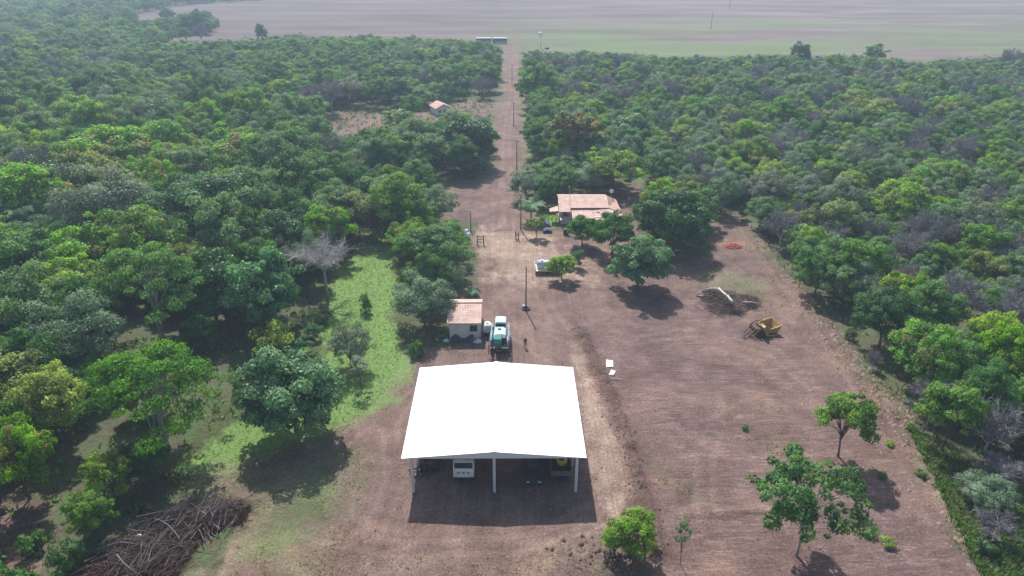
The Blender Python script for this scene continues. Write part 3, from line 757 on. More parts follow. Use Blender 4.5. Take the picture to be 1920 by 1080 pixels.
# ---------------------------------------------------------------- the woods
gK1 = WP([(150,1110),(230,1010),(300,950),(330,880),(370,850),(420,800),(480,930),(480,1000),(400,1110)]); gK2 = WP([(185,700),(215,640),(300,625),(450,640),(480,700),(380,690),(250,680)])
keep_out = [gK1, gK2, gMain, gH, gPlot, gBL, gFL, gFR, gG]
open_polys = keep_out
def covers(x, y, r, top):
    """would this crown stand on, or hide, ground the photo shows bare?"""
    pts = [(x, y)]
    for zz, rr in ((0, .45), (top*.55, .75), (top*.92, .5)):
        for sx in (-1, 0, 1):
            t = CAM_H/(CAM_H-zz)
            pts.append(((x+sx*r*rr)*t, y*t+ (r*.2 if zz == 0 else 0)))
    pts += [(x, y-r*.5)]
    for g_ in open_polys:
        if in_poly([p[0] for p in pts], [p[1] for p in pts], g_).any(): return True
    return False
fw = []
rsF = random.Random(3)
yy = 22.0
while yy < 900:
    hw = 0.72*(yy*cp+CAM_H*sp_)+ (26 if yy < 300 else 40)
    sp = 4.6 if yy < 220 else (5.4 if yy < 400 else 6.8)
    if yy > 620: sp = 9
    n = int(2*hw/sp)
    for i in range(n):
        xx = -hw+(i+rsF.random())*sp; y2 = yy+rsF.uniform(-.5,.5)*sp
        px_, py_, dp = proj(xx, y2, 0)
        if py_ > 1420 or (yy > 620 and py_ < -60): continue
        left = xx < 12
        u = rsF.random()
        big = vnoise(np.array([xx]), np.array([y2]), 26, 8)[0]
        if left:
            key = ('deep' if u < .30 else 'mid' if u < .56 else 'bright' if u < .70 else 'grey' if u < .84 else 'dark' if u < .90 else 'yellow' if u < .92 else 'umbrella' if u < .95 else 'olive' if u < .97 else 'violet')
            R0 = rsF.choice([rsF.uniform(2.0, 3.4), rsF.uniform(2.8, 4.6), rsF.uniform(3.6, 5.6)])*(1.15 if big > .6 and y2 < 260 else .92); h = R0*rsF.uniform(1.6, 2.15)+(2.0 if y2 < 260 else .8)
        else:
            key = ('mid' if u < .25 else 'grey' if u < .50 else 'bright' if u < .62 else 'deep' if u < .69 else 'violet' if u < .86 else 'yellow' if u < .91 else 'silver' if u < .95 else 'olive')
            R0 = rsF.choice([rsF.uniform(1.5, 2.6), rsF.uniform(2.3, 3.6), rsF.uniform(2.8, 4.4)]); h = R0*rsF.uniform(1.65, 2.2)+.6
        if key in ('umbrella',): R0 *= 1.25
        edge = covers(xx, y2, R0, h)
        if edge:
            R0 *= .6; h *= .6
            if covers(xx, y2, R0, h):
                R0 *= .55; h *= .6; key = rsF.choice(['shrub', 'shrub', 'shrubgrey', 'violet', 'shrubbright'])
                if covers(xx, y2, R0, h) or rsF.random() < .35: continue
        ok = True
        for (a, b_, r) in placed:
            if (a-xx)**2+(b_-y2)**2 < (.60*(r+R0))**2: ok = False; break
        if not ok: continue
        # lower-right scrub strip stays low
        if in_poly([xx], [y2], gBR)[0] or (xx > 30 and y2 < 62):
            key = rsF.choice(['shrub','shrubgrey','violet','shrub','grey']); R0 = min(R0, 2.5); h = min(h, 3.4)
        fw.append((xx, y2, R0, h, key, dp))
    yy += sp*.86
# thin out overlaps
cell = {}; keep = []
for t in sorted(fw, key=lambda t: -t[2]):
    xx, y2, R0 = t[:3]; c = (int(xx//8), int(y2//8)); bad = False
    for a in (-1,0,1):
        for b_ in (-1,0,1):
            for o in cell.get((c[0]+a, c[1]+b_), ()):
                if (o[0]-xx)**2+(o[1]-y2)**2 < (.50*(o[2]+R0))**2: bad = True
    if bad: continue
    cell.setdefault(c, []).append(t); keep.append(t)
def inframe(t):
    a, b_, d = proj(t[0], t[1], t[3]*.6); return -t[2]/d*FPX*.8 < a < 1920+t[2]/d*FPX*.8 and -20 < b_ < 1080+t[2]/d*FPX*.8
vis = [t for t in keep if inframe(t)]; off = [t for t in keep if not inframe(t)]
vis.sort(key=lambda t: -t[2]/t[5])
NIND = 205
ind, rest = vis[:NIND], vis[NIND:]+off
print('forest trees', len(keep), 'visible', len(vis))
LOOK = dict(dark='dark glossy green', deep='deep green', mid='mid-green', bright='bright green', yellow='yellow-green', grey='grey-green fine-leaved',
            silver='dusty green', olive='olive', umbrella='flat-topped spreading', violet='leafless grey-violet', shrub='green', shrubgrey='dusty grey-green', shrubbright='yellow-green')
def region(xx, yy):
    px_, py_, _ = proj(xx, yy, 3)
    if px_ < 960:
        if py_ > 800: return 'beside the brush pile at bottom left'
        if py_ > 560: return 'in the shaded wood at left beside the grass strip'
        if py_ > 330: return 'in the tall wood left of the dirt yard'
        return 'in the wood left of the long dirt road'
    if py_ > 830: return 'in the low scrub at bottom right outside the fence'
    if px_ > 1640: return 'in the wood along the right edge of the photo'
    if py_ > 400: return 'in the wood just outside the fence of the graded field'
    if px_ < 1280: return 'in the wood behind the farmhouse, right of the road'
    return 'in the wood beyond the corner of the graded field'
MARKS = [(607,494,'leafless pale tree'),(545,742,'tree nearest the shed'),(285,725,'wide spreading tree'),(395,548,'dark glossy mango tree'),(278,525,'three-trunked feathery tree'),(400,400,'huge lumpy dark tree'),
 (200,400,'huge grey-green tree'),(45,405,'tall palm'),(440,300,'arched bright crown'),(655,325,'reddish withered tree'),(880,272,'large dark roadside tree'),(822,478,'large tree at the yard edge'),(830,198,'far clay-roofed house'),
 (1077,262,'mango tree right of the road'),(1242,310,'dark upright tree'),(1264,422,'dark dome-shaped tree'),(1110,390,'farmhouse'),(1742,680,'tree with yellow tufts'),(1660,600,'deep green fence-corner tree'),(1535,510,'fence tree by the log pile'),
 (1520,462,'pale yellow flowering tree'),(1690,390,'bright crown of the right wood'),(1790,560,'bare tree in the right wood'),(1375,460,'brick heap'),(1430,612,'yellow scraper'),(1515,955,'open-crowned tree'),(1782,787,'round-headed tree outside the fence'),
 (320,1010,'brush pile'),(1500,108,'highest tree at the field edge'),(512,640,'yellow-green bush'),(792,572,'tree beside the hut'),(620,182,'bare trees of the far clearing'),(1440,360,'tree at the field corner'),(960,250,'dirt road')]
ORD = ['nearest', 'second', 'third', 'fourth', 'fifth', 'sixth', 'seventh', 'eighth']
todo = []
for t in ind:
    a_, b_, _ = proj(t[0], t[1], t[3]*.6); ds = sorted((math.hypot(a_-mx, (b_-my)*1.2), mx, my, nm) for mx, my, nm in MARKS)[:1]
    dist, mx, my, nm = ds[0]; dx, dy = a_-mx, b_-my
    di = ('right of' if dx > 0 else 'left of') if abs(dx) > abs(dy) else ('below' if dy > 0 else 'above')
    todo.append((dist, di, nm, t))
todo.sort(key=lambda q: q[0]); cnt = {}
for (dist, di, nm, (xx, y2, R0, h, key, dp)) in todo:
    vi = rsF.randrange(len(PR[key])); p = PR[key][vi]; s = R0/p['R']
    sh = key.startswith('shrub')
    e, _ = put_tree(key, xx, y2, s, None, None, (h/p['top'])/s, vi)
    kind = 'shrub' if sh else 'tree'; k = (key, di, nm); n_ = cnt.get(k, 0); cnt[k] = n_+1
    if n_ < len(ORD): lab = f"{ORD[n_]} {LOOK[key]} {kind} {di} the {nm}"
    else: lab = f"one of the outer {LOOK[key]} {kind}s {di} the {nm}"
    g0 = f"{LOOK[key]} {kind}s {region(xx, y2)}"
    tag(e, lab, kind, g0)
# the rest of the woods: one object, trees set on its points by geometry nodes
def woods(name, pts, label):
    keys = sorted({t[4] for t in pts}); srcs = []
    for k in keys:
        for vi, p in enumerate(PR[k]): srcs.append((k, vi, p))
    pos = []; scl = []; rot = []; idn = []
    for (xx, y2, R0, h, key, dp) in pts:
        c = [i for i, s in enumerate(srcs) if s[0] == key]; i = rsF.choice(c); p = srcs[i][2]
        s = R0/p['R']; pos.append((xx, y2, 0)); scl.append((s, s, h/p['top'])); rot.append((0, 0, rsF.uniform(0, 6.28))); idn.append(i)
    me = bpy.data.meshes.new(name); me.vertices.add(len(pos)); me.vertices.foreach_set('co', np.array(pos, np.float32).ravel())
    a = me.attributes.new('scl', 'FLOAT_VECTOR', 'POINT'); a.data.foreach_set('vector', np.array(scl, np.float32).ravel())
    a = me.attributes.new('rot', 'FLOAT_VECTOR', 'POINT'); a.data.foreach_set('vector', np.array(rot, np.float32).ravel())
    a = me.attributes.new('kind_index', 'INT', 'POINT'); a.data.foreach_set('value', np.array(idn, np.int32))
    o = link(name, me); tag(o, label, 'woods', kind='stuff')
    ng = bpy.data.node_groups.new(name, 'GeometryNodeTree')
    ng.interface.new_socket('Geometry', in_out='INPUT', socket_type='NodeSocketGeometry'); ng.interface.new_socket('Geometry', in_out='OUTPUT', socket_type='NodeSocketGeometry')
    N, L = ng.nodes, ng.links; gi = N.new('NodeGroupInput'); go = N.new('NodeGroupOutput')
    g2i = N.new('GeometryNodeGeometryToInstance')
    # crowns and trunks of trees that stand in the scene serve as sources
    for k, vi, p in reversed(srcs):
        jn = N.new('GeometryNodeJoinGeometry')
        for what in ('crown', 'trunk'):
            ob = next(ob for ob in bpy.data.objects if ob.data == p[what])
            oi = N.new('GeometryNodeObjectInfo'); oi.transform_space = 'ORIGINAL'; oi.inputs['Object'].default_value = ob; oi.inputs['As Instance'].default_value = False
            L.new(oi.outputs['Geometry'], jn.inputs[0])
        gg = N.new('GeometryNodeGeometryToInstance'); L.new(jn.outputs[0], gg.inputs[0]); srcjoin = gg
        if 'jj' not in locals(): jj = N.new('GeometryNodeJoinGeometry')
        L.new(gg.outputs[0], jj.inputs[0])
    iop = N.new('GeometryNodeInstanceOnPoints'); iop.inputs['Pick Instance'].default_value = True
    def attr(nm, ty):
        n = N.new('GeometryNodeInputNamedAttribute'); n.data_type = ty; n.inputs[0].default_value = nm
        return n.outputs[0]
    L.new(gi.outputs[0], iop.inputs['Points']); L.new(jj.outputs[0], iop.inputs['Instance'])
    L.new(attr('kind_index', 'INT'), iop.inputs['Instance Index']); L.new(attr('scl', 'FLOAT_VECTOR'), iop.inputs['Scale'])
    L.new(attr('rot', 'FLOAT_VECTOR'), iop.inputs['Rotation'])
    L.new(iop.outputs[0], go.inputs[0])
    md = o.modifiers.new('trees', 'NODES'); md.node_group = ng
    return o
used = {ob.data.name for ob in bpy.data.objects if ob.type == 'MESH'}
rest = [t for t in rest if all(p['crown'].name in used and p['trunk'].name in used for p in PR[t[4]])]
woods('far_woods', rest, 'dense mixed green woodland stretching away on both sides of the long dirt road')
# ================================================================ BUILDINGS AND MACHINES
def roof_metal(name, col, axis='x', pitch=.35, rough=.35, spec=.5, depth=.02, metal=0.):
    if name in MATS: return MATS[name]
    m = mat(name, col, rough, metal, var=.04, scale=.6, spec=spec); N, L = m.node_tree.nodes, m.node_tree.links
    tc = N.new('ShaderNodeTexCoord'); w = N.new('ShaderNodeTexWave'); w.bands_direction = axis.upper(); w.inputs['Scale'].default_value = 2*math.pi/pitch/20
    L.new(tc.outputs['Object'], w.inputs['Vector']); bp = N.new('ShaderNodeBump'); bp.inputs['Strength'].default_value = .6; bp.inputs['Distance'].default_value = depth
    L.new(w.outputs[0], bp.inputs['Height']); L.new(bp.outputs[0], N['Principled BSDF'].inputs['Normal']); return m
def tile_mat(name, c1, c2, axis='x'):
    """fired clay tiles: bands down the slope and courses across it, each tile a bit different"""
    m = bpy.data.materials.new(name); N, L = nodes_of(m); b = N['Principled BSDF']; b.inputs['Roughness'].default_value = .8
    tc = N.new('ShaderNodeTexCoord'); V = tc.outputs['Object']
    br = N.new('ShaderNodeTexBrick'); br.offset = 0; br.inputs['Scale'].default_value = 1; br.inputs['Brick Width'].default_value = .24; br.inputs['Row Height'].default_value = .40
    br.inputs['Mortar Size'].default_value = .03; br.inputs['Color1'].default_value = c1+(1,); br.inputs['Color2'].default_value = c2+(1,)
    br.inputs['Mortar'].default_value = tuple(c*.55 for c in c1)+(1,)
    mp = N.new('ShaderNodeMapping'); L.new(V, mp.inputs[0])
    if axis == 'y': mp.inputs['Rotation'].default_value = (0, 0, math.pi/2)
    L.new(mp.outputs[0], br.inputs['Vector'])
    n = noise_n(N, L, V, .8, 6, .7)
    st = ramp(N, L, n, [(.35,(.75,.72,.70)), (.6,(1.05,1.05,1.05))])
    L.new(mixc(N, L, 1.0, br.outputs[0], st, 'MULTIPLY'), b.inputs['Base Color'])
    w = N.new('ShaderNodeTexWave'); w.inputs['Scale'].default_value = 2*math.pi/.24/20; L.new(mp.outputs[0], w.inputs['Vector'])
    bp = N.new('ShaderNodeBump'); bp.inputs['Strength'].default_value = .7; bp.inputs['Distance'].default_value = .06; L.new(w.outputs[0], bp.inputs['Height']); L.new(bp.outputs[0], b.inputs['Normal'])
    return m
M_white = roof_metal('white_roof_sheet', (.90,.90,.90), 'x', .25, .35)
M_fascia = roof_metal('white_fascia_sheet', (.72,.73,.74), 'x', .25, .5)
M_conc = mat('painted_concrete', (.66,.67,.67), .8, var=.08, scale=1.5, bump=.2, dirt=(.35,.27,.22), dirt_amt=.35)
M_steel = mat('galvanised_steel', (.45,.46,.48), .45, .6, var=.1, scale=2)
M_tile = tile_mat('clay_roof_tiles', (.68,.44,.36), (.78,.56,.47))
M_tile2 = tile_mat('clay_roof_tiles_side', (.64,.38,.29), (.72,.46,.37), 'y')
M_wall = mat('cream_plaster', (.70,.67,.62), .85, var=.06, scale=1.2, bump=.15, dirt=(.30,.22,.18), dirt_amt=.5)
M_pink = mat('pink_plaster', (.60,.44,.42), .85, var=.08, scale=1.0, bump=.15, dirt=(.3,.2,.18), dirt_amt=.4)
M_glass = mat('dark_glass', (.02,.025,.03), .08, var=.02, spec=.7)
M_black = mat('black_rubber', (.022,.022,.023), .75, var=.2, scale=5, dirt=(.16,.11,.09), dirt_amt=.5)
M_darkmetal = mat('dark_metal', (.035,.036,.04), .5, .3, var=.15, dirt=(.13,.09,.07), dirt_amt=.5)
M_wood = mat('weathered_wood', (.15,.12,.10), .9, var=.3, scale=6, bump=.4)
M_whitep = mat('white_paint', (.78,.79,.79), .35, var=.04, dirt=(.45,.37,.31), dirt_amt=.3)
M_teal = mat('teal_paint', (.05,.42,.36), .35, var=.08, dirt=(.3,.3,.26), dirt_amt=.3)
M_mint = mat('pale_mint_paint', (.55,.80,.74), .35, var=.05, dirt=(.4,.4,.36), dirt_amt=.25)
M_tank = mat('translucent_blue_white_plastic', (.42,.58,.62), .4, var=.06)
M_boom = mat('blue_grey_boom_steel', (.30,.36,.48), .5, .2, var=.15, dirt=(.35,.30,.27), dirt_amt=.4)
M_yellow = mat('faded_machine_yellow', (.46,.30,.11), .6, var=.2, scale=1.5, dirt=(.20,.10,.06), dirt_amt=.7)
M_rust = mat('rusty_steel', (.15,.09,.07), .85, .2, var=.35, scale=4, bump=.3)
M_blue = mat('blue_car_paint', (.02,.05,.16), .2, var=.04, dirt=(.2,.15,.12), dirt_amt=.25)
M_slate = mat('dark_grey_car_paint', (.045,.05,.055), .3, var=.05, dirt=(.14,.10,.08), dirt_amt=.4)
M_cream = mat('cream_frame_paint', (.66,.60,.47), .6, var=.1, dirt=(.3,.2,.15), dirt_amt=.45)
M_lamp = mat('lamp_glass', (.7,.7,.68), .15, var=.03)
M_red = mat('orange_red_brick', (.50,.15,.09), .85, var=.35, scale=3, bump=.2)
M_plank = mat('pale_board', (.72,.66,.60), .8, var=.12, scale=3, dirt=(.4,.3,.25), dirt_amt=.4)
M_canvas = mat('white_plastic_sack', (.66,.67,.68), .6, var=.12, scale=4, bump=.4, dirt=(.4,.32,.27), dirt_amt=.4)
M_tarp = mat('dark_blue_tarpaulin', (.03,.045,.08), .6, var=.3, scale=3, bump=.4)

# ---- machinery shed
c00, c10, c01, c11 = P(752,860,5), P(1100,858,5), P(787,690,5), P(1074,688,5)
sy0 = (c00.y+c10.y)/2; sy1 = (c01.y+c11.y)/2; sx0 = (c00.x+c01.x)/2; sx1 = (c10.x+c11.x)/2
SW = c10.x-c00.x; SL = sy1-sy0; scx = (c00.x+c10.x)/2
print('shed', c00, c10, c01, c11, 'W', SW, 'L', SL)
sh = empty('machinery_shed', (scx, sy0, 0), R_(.3))
tag(sh, 'large open-sided shed with blank white metal roof standing on concrete columns over parked vehicles', 'shed')
hw = SW/2; RZ = 5.82; EZ = 5.0; th = .06
mb = MB()
for sgn in (-1, 1):
    a = [(sgn*hw, EZ), (0, RZ), (0, RZ-th), (sgn*hw, EZ-th)]
    mb.prism(a, 0, SL)
mb.build('roof', M_white, sh)
mb = MB(); mb.prism([(-.35, RZ-.01), (0, RZ+.045), (.35, RZ-.01), (.35, RZ+.012), (0, RZ+.07), (-.35, RZ+.012)], -.02, SL+.02); mb.build('ridge_cap', M_white, sh)
for yy_ in (.10, SL-.13):
    mb = MB(); mb.prism([(-hw+.25, EZ-.12), (hw-.25, EZ-.12), (hw-.25, EZ-.05), (0, RZ-.075), (-hw+.25, EZ-.05)], yy_, yy_+.03); mb.build('gable_panel', M_fascia, sh)
cl, cm_, cr_ = P(774,930), P(927,930), P(1080,928)
rows = [0.55, 4.9, 9.3, 13.7, SL-.55]
xL, xM, xR = cl.x-scx, cm_.x-scx, cr_.x-scx
print('cols', cl, cm_, cr_, 'shed y', sy0)
for i, ry in enumerate(rows):
    for cx in ((xL, xM, xR) if i in (0, len(rows)-1) else (xL, xR)):
        mb = MB(); ztop = (EZ-.12 if cx != xM else RZ-.35)-.12
        mb.box((cx, ry, ztop/2-.1), (.30, .36, ztop+.2), bev=.03); mb.build('column', M_conc, sh)
    mb = MB()
    for sgn in (-1, 1):
        xe = xL if sgn < 0 else xR
        mb.tube([(xe, ry, EZ-.32), (xM, ry, RZ-.32)], .09, 4, smooth=False)
    mb.tube([(xL, ry, EZ-.34), (xR, ry, EZ-.34)], .05, 4, smooth=False)
    for k in range(1, 8):
        if k == 4: continue
        xx = xL+(xR-xL)*k/8; zz = EZ-.32+(RZ-EZ)*(1-abs(xx-xM)/((xR-xL)/2))
        mb.tube([(xx, ry, EZ-.34), (xx, ry, zz)], .03, 4, smooth=False)
    mb.build('truss', M_steel, sh)
for k in range(13):
    xx = -hw+.5+(SW-1.0)*k/12; zz = EZ+(RZ-EZ)*(1-abs(xx)/hw)-.16
    MB().box((xx, SL/2, zz), (.06, SL-.6, .12)).build('purlin', M_steel, sh)

def wheel(parent, loc, r, w, hub=M_steel, axis='x', name='wheel'):
    mb = MB(); pts = []; n = 24
    prof = [(-w/2, r*.62), (-w/2, r*.9), (-w*.38, r), (w*.38, r), (w/2, r*.9), (w/2, r*.62)]
    vs = []; fs = []
    for k in range(n):
        a = 2*math.pi*k/n
        for (ox, rr) in prof:
            vs.append((ox, rr*math.cos(a), rr*math.sin(a)) if axis == 'x' else (rr*math.cos(a), ox, rr*math.sin(a)))
    m_ = len(prof)
    for k in range(n):
        for j in range(m_): fs.append((k*m_+j, k*m_+(j+1) % m_, ((k+1) % n)*m_+(j+1) % m_, ((k+1) % n)*m_+j))
    mb.add(vs, fs, False); t = mb.build(name, M_black, parent, loc)
    e = (w*.32, 0, 0) if axis == 'x' else (0, w*.32, 0)
    MB().cyl(tuple(-c for c in e), e, r*.64, 16).build('rim', hub, t)
    return t
# ---- truck in the shed (cab over engine, faces the camera = -Y)
def truck_white():
    b = P(870,911); e = empty('truck', (b.x, b.y+1.2, 0)); tag(e, 'white flat-fronted truck parked under the shed roof left of the middle column', 'truck')
    mb = MB(); prof = [(-1.15,1.15),(-1.2,1.9),(-1.12,2.25),(-.85,3.0),(-.6,3.12),(.85,3.16),(.95,2.9),(.95,1.15)]
    mb.prism(prof, -1.12, 1.12, 'x'); mb.build('cab', M_whitep, e)
    mb = MB()
    n = Vector((0, -.75, .27)).normalized()*.012; a, b_ = Vector((0,-1.09,2.32)), Vector((0,-.875,2.93))
    mb.add([(x_, p.y+n.y, p.z+n.z) for p in (a, b_) for x_ in (-1.0, 1.0)], [(0,1,3,2)]); ws = mb.build('windscreen', M_glass, e)
    mb = MB()
    for xw in (-.5, .1): mb.box((xw, -1.0, 2.5), (.5, .02, .03), Matrix.Rotation(.5, 3, 'Y'))
    mb.build('wiper', M_black, ws)
    for s in (-1, 1):
        MB().box((s*1.127, .1, 2.5), (.012, 1.1, .6)).build('side_window', M_glass, e)
        m2 = MB(); m2.box((s*1.36, -1.0, 2.5), (.10, .16, .55), bev=.03); m2.tube([(s*1.1,-.95,2.85),(s*1.34,-1.0,2.7)], .02, 5); m2.build('mirror', M_black, e)
        MB().box((s*.86, -1.19, 1.38), (.34, .07, .2), bev=.02).build('headlight', M_lamp, e)
    mb = MB()
    for xg in (-.32, .30): mb.box((xg, -1.185, 1.38), (.52, .04, .18), bev=.01)
    mb.build('bumper_panel', M_whitep, e)
    mb = MB()
    for zg in (1.75, 1.84, 1.93):
        for xg in (-.55, .0, .5): mb.box((xg, -1.215, zg), (.3, .02, .035))
    mb.build('grille', M_black, e)
    MB().box((0, -1.1, .98), (2.2, .25, .36), bev=.04).build('bumper', M_darkmetal, e)
    m2 = MB(); m2.box((0, 2.6, .95), (.9, 7.0, .22)); m2.build('chassis', M_darkmetal, e)
    m2 = MB(); m2.box((0, 3.6, 1.3), (2.3, 4.9, .14))
    for k in range(6): m2.box((0, 1.3+k*.92, 1.18), (2.2, .08, .12))
    m2.build('load_bed', M_wood, e)
    for s in (-1, 1):
        wheel(e, (s*.93, -.05, .5), .5, .28, M_whitep)
        wheel(e, (s*.93, 4.6, .5), .5, .3, M_whitep)
truck_white()
def car(name, loc, rz, paint, label, L_=4.1, Wd=1.7, Hh=1.45, pickup=False):
    e = empty(name, loc, rz); tag(e, label, 'car')
    h = Hh; mb = MB()
    if pickup: low = [(-L_/2,.35),(-L_/2+.05,.75),(-L_/2+1.3,.98),(L_/2-.05,.98),(L_/2,.9),(L_/2,.35)]
    else: low = [(-L_/2,.32),(-L_/2+.02,.62),(-L_/2+.2,.74),(-L_/2+1.05,.92),(L_/2-.25,.98),(L_/2,.85),(L_/2,.32)]
    # body with wheel arches in its side profile
    def arch(xc, r=.36): return [(xc+r*math.cos(a), .30+r*math.sin(a)) for a in [k*math.pi/6 for k in range(7)]]
    fr, rr = -L_/2+.78, L_/2-.75
    prof = low + [(rr+.40,.32)]+arch(rr)+[(rr-.40,.28),(fr+.40,.28)]+arch(fr)+[(fr-.40,.32)]
    mb.prism(prof, -Wd/2, Wd/2, 'x'); me = mb.build('body', paint, e)
    # bevel corners a little
    bm = bmesh.new(); bm.from_mesh(me.data); bmesh.ops.bevel(bm, geom=[ed for ed in bm.edges if ed.calc_face_angle(0) > .5 and abs(ed.verts[0].co.x-ed.verts[1].co.x) > .1], offset=.05, segments=2, affect='EDGES'); bm.to_mesh(me.data); bm.free()
    y0, y1, y2, y3 = (-L_/2+1.0, -L_/2+1.65, L_/2-(.55 if not pickup else 2.0), L_/2-(.12 if not pickup else 1.75))
    g_ = MB(); wb, wt = Wd/2-.06, Wd/2-.22
    vs = [(-wb,y0,.92),(wb,y0,.92),(wb,y3,.97),(-wb,y3,.97),(-wt,y1,h-.05),(wt,y1,h-.05),(wt,y2,h-.05),(-wt,y2,h-.05)]
    g_.add(vs, [(0,1,5,4),(1,2,6,5),(2,3,7,6),(3,0,4,7),(4,5,6,7),(3,2,1,0)]); g_.build('windows', M_glass, e)
    r_ = MB(); r_.box((0, (y1+y2)/2, h-.03), (wt*2+.04, (y2-y1)+.06, .06), bev=.03)
    for sx_ in (-1, 1):
        r_.tube([(sx_*(wb+.01),y0,.93),(sx_*(wt+.01),y1,h-.03)], .035, 4); r_.tube([(sx_*(wb+.01),y3,.96),(sx_*(wt+.01),y2,h-.03)], .04, 4)
        r_.tube([(sx_*(wb+.012),(y0+y3)/2,.95),(sx_*(wt+.012),(y1+y2)/2,h-.03)], .03, 4)
    r_.build('roof', paint, e)
    for sx_ in (-1, 1):
        wheel(e, (sx_*(Wd/2-.12), fr, .31), .31, .2); wheel(e, (sx_*(Wd/2-.12), rr, .31), .31, .2)
        MB().box((sx_*(Wd/2-.26), -L_/2+.03, .62), (.34, .10, .13), bev=.03).build('headlight', M_lamp, e)
        MB().box((sx_*(Wd/2-.2), L_/2-.01, .78), (.2, .06, .2), bev=.02).build('tail_light', mat('red_lens', (.35,.02,.02), .2), e)
        MB().box((sx_*(Wd/2+.07), y0+.4, .98), (.14,.12,.11), bev=.03).build('mirror', paint, e)
    MB().box((0, -L_/2-.02, .42), (Wd*.94, .12, .18), bev=.04).build('bumper', M_darkmetal, e)
    return e
q = P(1001,912); car('dark_car', (q.x, q.y+2.1, 0), 0, M_slate, 'dark grey car parked in the shed shade left of the open truck bed', 4.3, 1.8, 1.35)
q = P(1025,437); car('blue_car', (q.x, q.y+1.9, 0), R_(4), M_blue, 'dark blue car parked in front of the farmhouse beside a small round tree')
def bed_truck():
    b = P(1053,893,1.0); e = empty('farm_truck', (b.x, b.y, 0)); tag(e, 'dark truck with an open metal load bed backed beside the right shed column', 'truck')
    mb = MB(); L_, w, z0, z1 = 4.6, 2.25, 1.0, 1.55
    mb.box((0, L_/2+.1, z0), (w, L_, .1)); mb.build('bed_floor', M_darkmetal, e)
    for s in (-1, 1): m2 = MB(); m2.box((s*w/2, L_/2+.1, (z0+z1)/2), (.07, L_, z1-z0)); m2.box((s*w/2, L_/2+.1, z1+.03), (.10, L_+.04, .05)); m2.build('side_board', mat('worn_grey_edge', (.16,.17,.18), .5, .2, var=.2), e)
    m2 = MB(); m2.box((0, .06, (z0+z1)/2), (w-.08, .07, z1-z0)); m2.box((0, .06, z1+.033), (w-.10, .10, .05)); m2.build('tailgate', MATS['worn_grey_edge'], e)
    m2 = MB(); m2.box((0, L_+.13, 1.5), (w-.08, .07, 1.1)); m2.build('headboard', M_darkmetal, e)
    m2 = MB(); m2.prism([(L_+.35,.9),(L_+.35,2.45),(L_+1.8,2.45),(L_+2.3,1.75),(L_+3.4,1.55),(L_+3.5,.8)], -1.0, 1.0, 'x'); m2.build('cab', M_slate, e)
    MB().box((0, L_+.34, 2.0), (1.5, .02, .5)).build('rear_window', M_glass, e)
    m2 = MB(); m2.box((0, 3.6, .75), (.8, 7.4, .2)); m2.build('chassis', M_darkmetal, e)
    for s in (-1, 1): wheel(e, (s*.9, 1.3, .45), .45, .3); wheel(e, (s*.9, L_+2.3, .45), .45, .26)
    y_ = empty('seed_hopper', (b.x+.1, b.y+1.75, 1.05)); tag(y_, 'round yellow hopper sitting in the open bed of the dark truck', 'hopper')
    m2 = MB(); m2.tube([(0,0,.0),(0,0,.35),(0,0,.8),(0,0,.85)], [.25,.5,.62,.62], 18); m2.build('bowl', mat('hopper_yellow', (.62,.50,.06), .5, var=.2, dirt=(.2,.15,.08), dirt_amt=.5), y_)
    m2 = MB(); m2.tube([(0,0,.86),(0,0,.95)], [.3,.2], 12); m2.build('lid', M_darkmetal, y_)
bed_truck()
def implement():
    b = P(805,888); e = empty('disc_harrow', (b.x, b.y, 0)); tag(e, 'dark towed farm implement with paired wheels deep in the left side of the shed', 'farm implement')
    m2 = MB()
    for s in (-.9, .9): m2.tube([(s,0,.75),(s,3.2,.75)], .07, 4, smooth=False)
    for yy_ in (.1, 1.6, 3.1): m2.tube([(-1.1,yy_,.8),(1.1,yy_,.8)], .07, 4, smooth=False)
    m2.tube([(-.9,0,.78),(0,-1.4,.55),(.9,0,.78)], .06, 4, smooth=False); m2.build('frame', M_darkmetal, e)
    for s in (-.95, -.35, .35, .95): wheel(e, (s, .5, .42), .42, .28)
    for s in (-.8, -.3, .3, .8): m2 = MB(); m2.cyl((s-.02, 2.4, .35), (s+.02, 2.4, .35), .36, 20); m2.build('disc', M_rust, e)
implement()
def motorbike(loc, rz, label):
    e = empty('motorcycle', loc, rz); tag(e, label, 'motorcycle')
    for yy_ in (-.63, .63): wheel(e, (0, yy_, .31), .31, .09)
    m2 = MB(); m2.tube([(0,-.63,.31),(0,-.45,.75),(0,-.38,.95)], .035, 6); m2.tube([(0,-.45,.72),(0,0,.35),(0,.63,.31)], .035, 6); m2.tube([(0,-.42,.8),(0,.1,.66),(0,.6,.72)], .03, 6)
    m2.build('frame', M_darkmetal, e)
    m2 = MB(); m2.sphere((0,-.12,.8), .17, 10, 8, (.8,1.4,.8)); m2.build('fuel_tank', mat('dull_red', (.25,.03,.03), .4), e)
    m2 = MB(); m2.box((0,.32,.8), (.24,.62,.09), bev=.04); m2.build('seat', M_black, e)
    m2 = MB(); m2.tube([(-.36,-.3,1.0),(-.1,-.4,1.02),(.1,-.4,1.02),(.36,-.3,1.0)], .018, 6); m2.build('handlebar', M_steel, e)
    m2 = MB(); m2.box((0,0,.42), (.26,.36,.3), bev=.05); m2.build('engine', M_steel, e)
    m2 = MB(); m2.sphere((0,-.5,.88), .1, 10, 8); m2.build('headlight', M_lamp, e)
q = P(782,890); motorbike((q.x-.1, q.y, 0), R_(65), 'motorcycle parked by the left front column of the shed')

